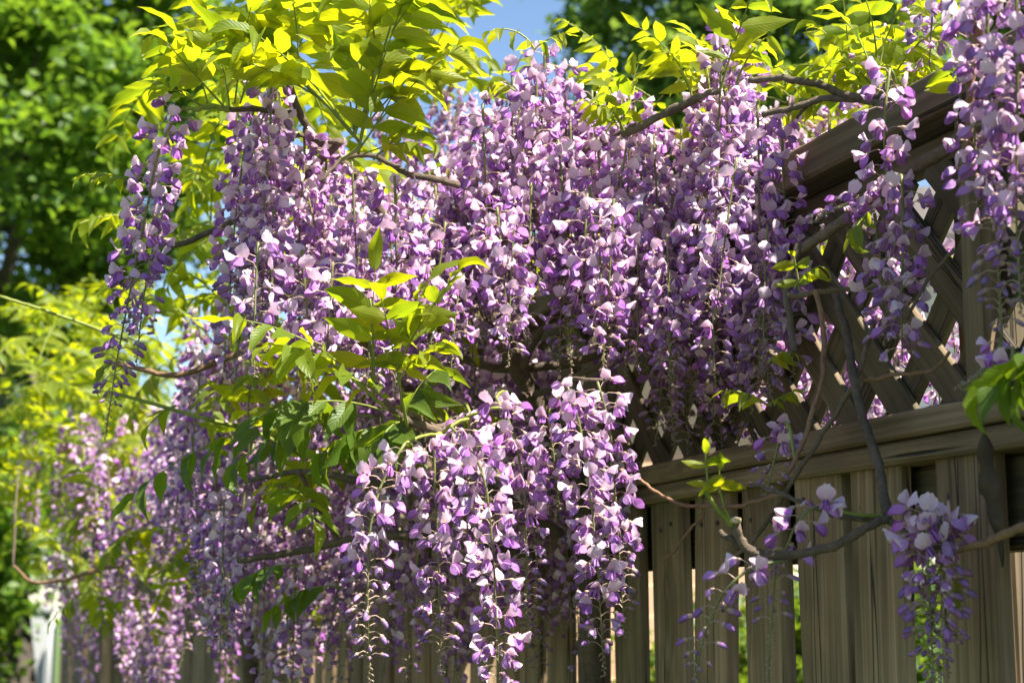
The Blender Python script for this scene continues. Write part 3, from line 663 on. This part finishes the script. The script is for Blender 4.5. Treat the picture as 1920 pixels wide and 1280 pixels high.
# hanging leaves below the centre sprig, shade painted in as darker green
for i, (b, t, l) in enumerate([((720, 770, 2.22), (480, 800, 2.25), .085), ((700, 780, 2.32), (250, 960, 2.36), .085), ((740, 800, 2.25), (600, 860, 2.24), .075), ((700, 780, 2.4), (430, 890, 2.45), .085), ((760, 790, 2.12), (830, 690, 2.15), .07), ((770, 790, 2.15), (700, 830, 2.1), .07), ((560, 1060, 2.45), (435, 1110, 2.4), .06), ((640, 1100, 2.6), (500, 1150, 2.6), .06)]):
    leaf(b, t, 5, l, .9, .75, .3, shade_tint=True)
leaf((250, 345, 2.25), (150, 340, 2.25), 4, .042, 1.0, .3, .6)
leaf((215, 680, 2.3), (190, 700, 2.3), 1, .05)
leaf((330, 760, 2.35), (280, 800, 2.35), 1, .06)
# bulk foliage behind the left racemes
for i in range(64): bulk_leaf(vine, vA, 330+r.random()*270, 240+r.random()*480, 2.85+r.random()*0.9, r, 1.05)
for i in range(16): bulk_leaf(vine, vA, 300+r.random()*400, 10+r.random()*220, 2.4+r.random()*0.5, r)
for i in range(16): bulk_leaf(vine, vA, 750+r.random()*90, 70+r.random()*180, 3.0+r.random()*.4, r)
for i in range(16): bulk_leaf(vine, vA, 1150+r.random()*300, 150+r.random()*120, 2.5+r.random()*.2, r, .8)
for i in range(22): bulk_leaf(vine, vA, 450+r.random()*400, 650+r.random()*300, 2.5+r.random()*.4, r)
for i in range(10): fill_raceme(vine, vA, 700+r.random()*200, 160+r.random()*120, 420, 3.0+r.random()*.3, r)

# ================================================================== vine on the lattice at the right
vC = np.array([1.0, 1.75, 0.0])
vB = {}
vineC = thing('wisteria_vine', vC, 'pruned wisteria stem trained up the lattice, with cut stub and loose lilac racemes', 'wisteria vine'); vB[vineC.name] = vC
B(vineC, vC, [(1665, 970, 1.80), (1655, 930, 1.82), (1630, 830, 1.86), (1605, 740, 1.88), (1592, 670, 1.93), (1575, 600, 1.99), (1560, 540, 2.05)], .0060, .0048, seed=41)
B(vineC, vC, [(1665, 970, 1.80), (1630, 985, 1.78), (1570, 1025, 1.77), (1500, 1045, 1.77), (1430, 1045, 1.78), (1395, 1030, 1.78), (1380, 1000, 1.78), (1379, 978, 1.78)], .0048, .0054, seed=42, m=M_BARK)
put('cut_end', mesh_of('cut_end', tube([(0, 0, 0), (0, 0, .004)], [.0066, .0060], 9, 0, True), [M_CUT]), vineC, at(1379, 978, 1.775)-vC)
B(vineC, vC, [(1400, 1030, 1.78), (1370, 1010, 1.79), (1350, 995, 1.8)], .004, .003, seed=43)
B(vineC, vC, [(1665, 972, 1.80), (1600, 977, 1.8), (1540, 962, 1.82), (1470, 930, 1.86), (1405, 905, 1.9)], .0035, .002, seed=44, m=M_BARK)
B(vineC, vC, [(1528, 545, 1.95), (1548, 620, 1.93), (1545, 700, 1.9), (1515, 800, 1.88), (1475, 890, 1.87)], .0034, .0026, seed=45, m=M_BARKRED)
B(vineC, vC, [(1640, 600, 1.92), (1600, 720, 1.92), (1540, 820, 1.93), (1470, 920, 1.95), (1430, 990, 1.98), (1370, 1050, 2.0)], .0034, .0026, seed=46)
B(vineC, vC, [(1192, 885, 2.15), (1225, 915, 2.12), (1260, 940, 2.1), (1310, 952, 2.08), (1400, 945, 2.0), (1470, 925, 1.95)], .0022, .003, seed=47, m=M_BARKRED)
B(vineC, vC, [(1780, 1032, 1.72), (1850, 1015, 1.68), (1930, 985, 1.62)], .0042, .0052, seed=48, m=M_BARKRED)
B(vineC, vC, [(1665, 972, 1.80), (1720, 1010, 1.76), (1780, 1032, 1.72)], .0042, .0042, seed=49)
B(vineC, vC, [(1490, 480, 2.06), (1560, 430, 2.02), (1680, 345, 1.92), (1790, 270, 1.85), (1950, 150, 1.75)], .007, .009, seed=50)
B(vineC, vC, [(1720, 215, 1.94), (1790, 190, 1.9), (1850, 195, 1.86), (1960, 185, 1.8)], .006, .008, seed=51, m=M_BARKRED)
B(vineC, vC, [(1480, 555, 2.02), (1550, 548, 1.98), (1620, 540, 1.95), (1640, 520, 1.93)], .004, .003, seed=52)
B(vineC, vC, [(1840, 0, 1.66), (1830, 90, 1.68), (1825, 190, 1.7), (1815, 280, 1.72)], .0065, .004, seed=53, m=M_BARKRED)
B(vineC, vC, [(1620, 715, 1.92), (1680, 705, 1.88), (1750, 695, 1.84), (1780, 660, 1.82)], .003, .002, seed=54, m=M_BARKRED)
B(vineC, vC, [(1240, 1050, 2.2), (1280, 1010, 2.18), (1320, 965, 2.15)], .002, .0018, seed=55, m=M_BARKRED)
B(vineC, vC, [(1810, 140, 1.72), (1790, 210, 1.72), (1800, 280, 1.73)], .002, .0015, seed=56)
B(vineC, vC, [(1790, 470, 1.8), (1740, 520, 1.82), (1700, 600, 1.84)], .0025, .002, seed=57)
B(vineC, vC, [(1500, 455, 2.05), (1470, 540, 2.05), (1490, 660, 2.0)], .005, .004, seed=58)
def shootC(pts, a=.0026, b=.0018, s=0): branch(vineC, vC, pts, a, b, M_SHOOT, s, .001, 'shoot', 6)
shootC([(1372, 985, 1.78), (1345, 955, 1.77), (1325, 925, 1.765), (1316, 920, 1.76)], .0032, .002, 61)
shootC([(1372, 980, 1.78), (1358, 955, 1.77), (1350, 920, 1.765)], .0018, .0012, 62)
shootC([(1660, 968, 1.8), (1610, 965, 1.79), (1560, 955, 1.79)], .0028, .0015, 63)
shootC([(1690, 990, 1.78), (1715, 960, 1.74), (1738, 946, 1.72)], .0026, .002, 64)
shootC([(1715, 1008, 1.76), (1745, 960, 1.74), (1762, 950, 1.73)], .0024, .002, 65)
shootC([(1680, 172, 2.02), (1675, 140, 1.95), (1668, 130, 1.88)], .0026, .002, 66)
shootC([(1680, 345, 1.92), (1686, 325, 1.88), (1690, 330, 1.85)], .0026, .002, 67)
shootC([(1700, 335, 1.92), (1665, 370, 1.91), (1642, 388, 1.9)], .0026, .002, 68)
shootC([(1490, 860, 1.88), (1480, 800, 1.93), (1468, 788, 1.98)], .0022, .0018, 69)
# racemes of the right-hand vine
H(vineC, vC, [(1470, 1052, 1.77), (1430, 1055, 1.765), (1385, 1078, 1.76), (1345, 1125, 1.755), (1320, 1190, 1.755), (1300, 1290, 1.755)], .40, .0072, 201, 1.05, tipg=.02, start=.20)
H(vineC, vC, [(1548, 955, 1.79), (1520, 950, 1.785), (1490, 985, 1.78), (1470, 1040, 1.78), (1455, 1090, 1.78)], .85, .0075, 202, 1.08, tipg=.02)
H(vineC, vC, [(1455, 1055, 1.82), (1450, 1110, 1.82), (1444, 1190, 1.82), (1440, 1300, 1.82)], .03, .0062, 203, .8, tipg=.55)
H(vineC, vC, [(1738, 948, 1.72), (1738, 1000, 1.715), (1742, 1100, 1.715), (1752, 1300, 1.72)], .32, .0031, 204, 1.12, tipg=.04, start=.01)
H(vineC, vC, [(1762, 950, 1.73), (1765, 1010, 1.73), (1772, 1110, 1.73), (1778, 1280, 1.735)], .22, .0042, 205, 1.05, tipg=.2)
H(vineC, vC, [(1468, 790, 1.98), (1458, 840, 1.98), (1440, 910, 1.98), (1432, 940, 1.98)], .35, .0055, 206, .95)
H(vineC, vC, [(1668, 130, 1.88), (1660, 200, 1.87), (1658, 280, 1.87), (1668, 430, 1.88)], .88, .0060, 207, 1.03, tipg=.02)
H(vineC, vC, [(1690, 330, 1.85), (1695, 420, 1.85), (1690, 540, 1.85), (1692, 690, 1.85)], .80, .0058, 208, 1.0, tipg=.04)
H(vineC, vC, [(1645, 385, 1.9), (1610, 375, 1.9), (1560, 395, 1.91), (1520, 420, 1.92)], .55, .0055, 209, .95, tipg=.04)
H(vineC, vC, [(1640, 400, 1.9), (1650, 480, 1.9), (1655, 560, 1.9), (1660, 650, 1.9)], .75, .0062, 210, 1.0, tipg=.04)
H(vineC, vC, [(1850, -30, 1.62), (1852, 100, 1.62), (1862, 320, 1.62), (1880, 670, 1.63)], .62, .0052, 211, 1.04, tipg=.06)
H(vineC, vC, [(1905, -60, 1.58), (1908, 150, 1.58), (1905, 400, 1.6), (1915, 600, 1.6)], .68, .0052, 212, 1.04)
H(vineC, vC, [(1815, -20, 1.70), (1822, 100, 1.7), (1828, 260, 1.7), (1835, 440, 1.71)], .85, .0056, 213, 1.0)
H(vineC, vC, [(1745, -40, 2.0), (1748, 30, 2.0), (1742, 130, 2.0)], .8, .0058, 214, 1.0)
H(vineC, vC, [(1880, 640, 1.62), (1860, 680, 1.62), (1820, 715, 1.62), (1790, 730, 1.63)], .02, .0045, 215, .8, False, tipg=.85)
H(vineC, vC, [(1900, 650, 1.6), (1895, 690, 1.6), (1890, 760, 1.6)], .5, .009, 216, 1.0, tipg=.3)
# its leaves
leaf((1330, 930, 1.765), (1318, 850, 1.76), 2, .035, .2, .3, .2, v=vineC)
leaf((1350, 925, 1.765), (1345, 880, 1.76), 1, .035, .2, .3, .1, v=vineC)
leaf((1990, 660, 1.45), (1850, 715, 1.46), 3, .075, .5, .5, .1, v=vineC, shade_tint=True)
leaf((1990, 640, 1.44), (1915, 720, 1.45), 3, .07, .5, .5, .1, v=vineC, shade_tint=True)
leaf((1440, 760, 2.0), (1355, 735, 1.99), 3, .035, .8, .5, .3, v=vineC)
leaf((1500, 545, 1.97), (1485, 480, 1.96), 2, .04, .3, .4, .3, v=vineC)
leaf((1490, 540, 1.96), (1540, 500, 1.95), 3, .035, .9, .6, .3, v=vineC)
leaf((1440, 680, 2.02), (1480, 660, 2.0), 3, .03, .8, .5, .3, v=vineC)
leaf((1440, 760, 2.0), (1490, 735, 1.98), 3, .028, .4, .2, .5, v=vineC)
leaf((1640, 395, 1.88), (1600, 440, 1.87), 2, .045, .8, .6, .3, v=vineC)
leaf((1750, 1010, 1.74), (1790, 1090, 1.735), 1, .05, .6, .6, 0, v=vineC)
leaf((1800, 170, 1.8), (1775, 130, 1.8), 3, .04, .6, .4, .4, v=vineC)
# a dry brown seed pod on a thin stalk
pp = ats([(1843, 770, 1.66), (1846, 820, 1.66), (1850, 880, 1.66), (1862, 950, 1.66), (1875, 1010, 1.66), (1880, 1062, 1.66)]); Cc = curve(pp, 22)
wv = np.array([.0012]*4 + list(0.010*np.sin(np.linspace(.25, math.pi-.12, 18))**.45*(1+.25*np.sin(np.arange(18)*1.3))))
tw = np.linspace(0, 2.4, 22); G = np.zeros((22, 9, 3))
T_, A_, B_ = frames(Cc)
for i in range(22):
    d1 = A_[i]*math.cos(tw[i])+B_[i]*math.sin(tw[i]); d2 = np.cross(T_[i], d1)
    for j in range(9):
        a = 2*math.pi*j/8; G[i, j] = Cc[i]-Cc[0]+d1*wv[i]*math.cos(a)+d2*wv[i]*0.3*math.sin(a)
put('seed_pod', mesh_of('seed_pod', grid(G), [M_POD]), vineC, Cc[0]-vC)

# ================================================================== vine further along the fence, and the one behind the lattice
vD = np.array([0.75, 6.0, 0.0])
vineD = thing('wisteria_vine', vD, 'wisteria vine further along the fence, pale racemes amid yellow-green leaves', 'wisteria vine'); vB[vineD.name] = vD
for x, y0, y1, d in [(150, 770, 1010, 4.6), (170, 790, 1030, 4.65), (130, 800, 990, 4.7), (185, 820, 1040, 4.5), (160, 830, 1060, 4.6), (55, 810, 1010, 5.6), (68, 830, 1030, 5.6), (45, 850, 1010, 5.7), (290, 830, 1060, 4.2), (310, 850, 1090, 4.1), (330, 800, 1040, 4.0)]:
    fill_raceme(vineD, vD, x, y0, y1, d, r)
for i in range(52):
    x = 130+r.random()*520; y0 = 740+r.random()*220; d = 3.6+r.random()*2.2 - 0.0012*(x-130)
    fill_raceme(vineD, vD, x, y0, y0+(260+r.random()*80)*3.4/d, d, r)
for i in range(20):
    x = 120+r.random()*500; y0 = 960+r.random()*190; d = 4.2+r.random()*1.4 - 0.0016*(x-130)
    fill_raceme(vineD, vD, x, y0, y0+(240+r.random()*80)*3.4/d, d, r)
for i in range(150):
    x = r.random()*330; y0 = 570+r.random()*320 + max(0, 120-x)*0.8; d = 4.2+r.random()*2.6
    bulk_leaf(vineD, vD, x, y0, d, r, 1.1)
for i in range(36): bulk_leaf(vineD, vD, r.random()*250, 880+r.random()*220, 4.6+r.random()*2, r, 1.0)
for i in range(26): bulk_leaf(vineD, vD, 120+r.random()*420, 930+r.random()*230, 3.3+r.random()*.9, r, .85)
for i in range(30): bulk_leaf(vineD, vD, 150+r.random()*250, 820+r.random()*250, 4.4+r.random(), r, 1.0)
B(vineD, vD, [(235, 1057, 3.9), (190, 1065, 3.9), (120, 1090, 3.9), (60, 1092, 3.9), (25, 1060, 3.9)], .007, .003, seed=71, m=M_BARKRED)
B(vineD, vD, [(480, 1300, 5.6), (440, 1050, 5.5), (250, 940, 5.4), (90, 800, 5.6), (60, 700, 5.8)], .03, .012, seed=72, wob=.02)
B(vineD, vD, [(25, 1060, 3.95), (30, 960, 4.0), (35, 880, 4.2)], .003, .002, seed=73)
B(vineD, vD, [(300, 1100, 4.9), (420, 980, 4.3), (560, 900, 3.6), (700, 880, 3.0)], .018, .010, seed=74, wob=.01)

vE = np.array([1.6, 2.4, 0.0])
vineE = thing('wisteria_vine', vE, 'sunlit wisteria blooming behind the diamond lattice, seen through its gaps', 'wisteria vine'); vB[vineE.name] = vE
for i in range(46):
    x = 1400+r.random()*300; y0 = 430+r.random()*260; d = 2.45+r.random()*0.5
    fill_raceme(vineE, vE, x, y0, y0+200+r.random()*90, d, r)
for i in range(16):
    fill_raceme(vineE, vE, 1430+r.random()*200, 180+r.random()*90, 470, 2.6+r.random()*.3, r)
for x, y0, y1, d in [(1770, 440, 640, 2.3), (1760, 600, 760, 2.35), (1600, 100, 330, 2.5), (1690, 90, 300, 2.5), (1700, 40, 260, 2.5), (1720, 10, 200, 2.45), (1790, 640, 780, 2.3), (1540, 250, 420, 2.4)]:
    fill_raceme(vineE, vE, x, y0, y1, d, r)
for i in range(26): bulk_leaf(vineE, vE, 1440+r.random()*330, 90+r.random()*150, 2.5+r.random()*.4, r, .9)
for i in range(10): bulk_leaf(vineE, vE, 1440+r.random()*250, 350+r.random()*200, 2.8+r.random()*.3, r, .9)
B(vineE, vE, [(1600, 1500, 2.7), (1590, 1000, 2.7), (1560, 600, 2.7), (1600, 300, 2.6), (1700, 150, 2.5)], .02, .008, seed=81, wob=.01)
B(vineE, vE, [(1560, 600, 2.7), (1480, 400, 2.7), (1440, 280, 2.6)], .012, .006, seed=82)
B(vineE, vE, [(1590, 420, 2.6), (1680, 460, 2.5), (1790, 500, 2.4), (1840, 560, 2.4)], .008, .003, seed=83)

# ================================================================== trees and shrubs
def leaves_mesh(name, centers, radii, per, size, r, m, up=0.5):
    n = len(centers)*per; c = np.repeat(centers, per, 0); rr = np.repeat(radii, per)[:, None]
    g = r.normal(0, 0.5, (n, 3)); g[:, 2] *= 0.62; p = c + g*rr
    nrm = r.normal(0, 1, (n, 3)); nrm[:, 2] = np.abs(nrm[:, 2])+up; nrm /= np.linalg.norm(nrm, axis=1)[:, None]
    d = r.normal(0, 1, (n, 3)); d -= nrm*(d*nrm).sum(1)[:, None]; d /= np.linalg.norm(d, axis=1)[:, None]; s = np.cross(nrm, d)
    sz = size*(0.6+0.8*r.random(n))[:, None]
    V = np.stack([p-d*sz*0.5, p+s*sz*0.36+nrm*sz*0.1, p+d*sz*0.55-nrm*sz*0.08, p-s*sz*0.36+nrm*sz*0.1], 1).reshape(-1, 3)
    i = np.arange(n)*4; F = np.concatenate([np.stack([i, i+1, i+2, i*0-1], -1), np.stack([i, i+2, i+3, i*0-1], -1)])
    st = np.zeros((n*4, 3)); st[:, 1] = np.tile([0, .5, 1, .5], n); st[:, 0] = np.tile([0, .9, 0, -.9], n); st[:, 2] = np.repeat(r.random(n), 4)
    return mesh_of(name, (V, F, np.zeros(len(F), int), st), [m])
def tree(name, base, cc, rad, nclump, per, size, seed, m, label, cat='tree', trunk_r=0.16, crad=(0.3, 0.6), group=None, inner=0.35):
    r = np.random.default_rng(seed); base = np.array(base); cc = np.array(cc); rad = np.array(rad)
    o = thing(name, base, label, cat, group)
    top = cc-base; fork = np.array([top[0]*0.35, top[1]*0.35, max(0.25*top[2], top[2]-rad[2]*1.0)])
    pieces = [tube(curve([(0, 0, -0.05), fork*0.5+r.normal(0, .04, 3)*trunk_r*4, fork, top], 14), np.linspace(trunk_r, trunk_r*0.3, 14), 9)]
    u = r.normal(0, 1, (nclump, 3)); u /= np.linalg.norm(u, axis=1)[:, None]; rr = (inner+(1-inner)*r.random(nclump)**0.6)[:, None]
    cl = cc + u*rr*rad
    for k in range(min(34, nclump)):
        e = cl[k]-base; s = fork+(top-fork)*r.random()*0.7
        pieces.append(tube(curve([s, (s+e)/2+np.array([0, 0, -0.06*rad[2]])+r.normal(0, .06, 3)*rad, e], 9), np.linspace(trunk_r*0.32, trunk_r*0.05, 9), 5))
    put('trunk', mesh_of('trunk', join(pieces), [M_TREEBARK if trunk_r > .05 else M_BARK]), o)
    lm = leaves_mesh('crown', cl-base, crad[0]+(crad[1]-crad[0])*r.random(nclump), per, size, r, m)
    put('crown', lm, o)
    return o
def gnd(p): return (p[0], p[1], 0)
tree('maple_tree', gnd(at(85, 600, 12)), at(-110, 190, 12.2), (2.35, 2.2, 2.25), 175, 460, .085, 31, M_TREELEAF, 'tall leafy green tree rising beyond the far end of the fence', trunk_r=.17, crad=(.24, .46))
tree('garden_tree', gnd(at(1420, 600, 13)), at(1430, 60, 13), (1.5, 1.6, 1.35), 135, 430, .075, 32, M_TREELEAF2, 'dark green tree behind the lattice against blue sky', trunk_r=.14, crad=(.25, .42))
tree('garden_tree', gnd(at(1900, 600, 16)), at(1930, -120, 16), (1.3, 1.5, 1.6), 60, 320, .09, 33, M_TREELEAF2, 'green tree behind the house beyond the right-hand lattice', trunk_r=.14, crad=(.3, .5))
tree('round_shrub', gnd(at(-160, 900, 11)), at(-160, 1060, 11), (.78, .8, 1.1), 60, 330, .08, 34, M_TREELEAF, 'dark shrub next to the white post', 'shrub', trunk_r=.05, crad=(.3, .5))
tree('round_shrub', gnd(at(60, 900, 24)), at(60, 800, 24), (1.6, 1.4, 1.6), 70, 330, .1, 35, M_TREELEAF2, 'far dark shrub below the tall green tree', 'shrub', trunk_r=.06, crad=(.4, .6))
tree('round_shrub', gnd(at(-180, 900, 20)), at(-180, 850, 20), (1.8, 1.4, 2.0), 70, 330, .1, 36, M_SHRUBLEAF, 'bright green shrub by the foot of the tall tree', 'shrub', trunk_r=.06, crad=(.4, .6))
for i, (x, d, h, lab) in enumerate([(1330, 7.4, .72, 'beside the tan shed'), (1480, 6.4, .78, 'between the shed and the house'), (1600, 5.9, .76, 'in front of the house corner'), (1760, 5.4, .80, 'below the house window'), (1910, 5.0, .80, 'beyond the lattice post')]):
    p = at(x, 1250, d); tree('garden_shrub', gnd(p), (p[0], p[1], h), (.72, .72, h*.9), 60, 260, .05, 50+i, M_SHRUBLEAF,
         'low sunlit green shrub behind the fence boards, '+lab, 'shrub', trunk_r=.03, crad=(.16, .3), group='shrubs behind the fence')

# ================================================================== house with siding and tan shed behind the fence, white post
M_SIDING = simple('pale_siding_paint', (0.74, 0.70, 0.66), 0.6, 0.3, 0, 0.04, 6)
M_ROOF = simple('roof_shingle', (0.10, 0.085, 0.08), 0.9, 0.2, 0, 0.35, 14)
M_TAN = simple('tan_shed_paint', (0.62, 0.40, 0.25), 0.7, 0.3, 0, 0.1, 8)
M_WHITE = simple('white_paint', (0.40, 0.41, 0.41), 0.5, 0.4, 0, 0.05, 5)
M_GLASS = simple('window_glass', (0.05, 0.06, 0.07), 0.08, 0.6, 0, 0.1, 2)
def box(w, d, h, ch=0.006):
    V, F, M, st = plank(d, w, h, 1, 1, ch, 0.0); return V, F, M, st
def house(name, c, rz, w, d, h, board, m, label, cat, win):
    o = thing(name, c, label, cat); o.rotation_euler.z = rz
    put('wall', mesh_of('wall', box(w, d, h), [m], False), o)
    n = int(h/board)
    for face, (L, off, ang) in (('s', (w, -d/2, 0)), ('w', (d, -w/2, -math.pi/2))):
        bmsh = mesh_of('siding_board', join([xf(plank(board*1.05, .016, L+.02, 3, 1, .003, 0), rot('Y', math.pi/2), np.zeros(3))]), [m], False)
        # plank along local X, width vertical, tilted like a lapped board
        V, F, M_, st = plank(board*1.04, .014, L+.02, 3, 1, .002, 0)
        V = np.stack([V[:, 2]-(L+.02)/2, V[:, 0], V[:, 1]], 1)
        bmsh = mesh_of('siding_board', (V, F, M_, st), [m], False)
        for k in range(n):
            z = board*(k+.5)
            b = put('siding_board', bmsh, o, (0, off-.012, z) if face == 's' else (off-.012, 0, z))
            b.rotation_euler = (math.radians(5), 0, ang)
    rf = np.array([(-w/2-.3, -d/2-.3, h), (w/2+.3, -d/2-.3, h), (w/2+.3, d/2+.3, h), (-w/2-.3, d/2+.3, h), (-w/2-.3, 0, h+d*.2), (w/2+.3, 0, h+d*.2)])
    rf2 = np.vstack([rf, rf+np.array([0, 0, .1])])
    F = np.array([(0, 1, 5, 4), (3, 4, 5, 2), (6, 10, 11, 7), (9, 8, 11, 10), (0, 6, 7, 1), (2, 8, 9, 3), (0, 4, 10, 6), (4, 3, 9, 10), (1, 7, 11, 5), (5, 11, 8, 2)])
    put('roof', mesh_of('roof', (rf2, F, np.zeros(len(F), int), np.zeros((12, 3))), [M_ROOF], False), o)
    if win:
        wn_ = put('window', mesh_of('window', box(win[2], .06, win[3]), [M_WHITE], False), o, (win[0], -d/2-.04, win[1]))
        put('pane', mesh_of('pane', box(win[2]-.14, .02, win[3]-.14), [M_GLASS], False), wn_, (0, -.03, .07))
    return o
house('house', (6.6, 7.6, 0), math.radians(-24), 5.0, 4.0, 2.9, .15, M_SIDING, 'pale sided single-storey house glimpsed through the lattice gaps', 'house', (1.5, 1.0, 1.0, 1.2))
ps = at(1255, 1000, 6.5)
house('garden_shed', (ps[0]-.05, ps[1]+.7, 0), math.radians(-18), 1.5, 1.2, 2.55, .12, M_TAN, 'tan wooden garden shed glimpsed behind the lattice', 'shed', None)
pw = at(72, 1200, 17.5)
wp = thing('white_post', gnd(pw), 'white painted square post at the far end of the fence', 'post')
put('shaft', mesh_of('shaft', box(.27, .27, 1.33, .02), [M_WHITE], False), wp).rotation_euler.z = -.3
put('post_cap', mesh_of('post_cap', box(.33, .33, .05, .015), [M_WHITE], False), wp, (0, 0, 1.327)).rotation_euler.z = -.3
pw = at(96, 1200, 17.4)
dp = thing('downpipe', gnd(pw), 'slim white pipe standing beside the white post', 'pipe')
put('pipe', mesh_of('pipe', tube([(0, 0, 0), (0, 0, .6), (0, 0, 1.3)], .045, 12, 0, True), [M_WHITE]), dp)
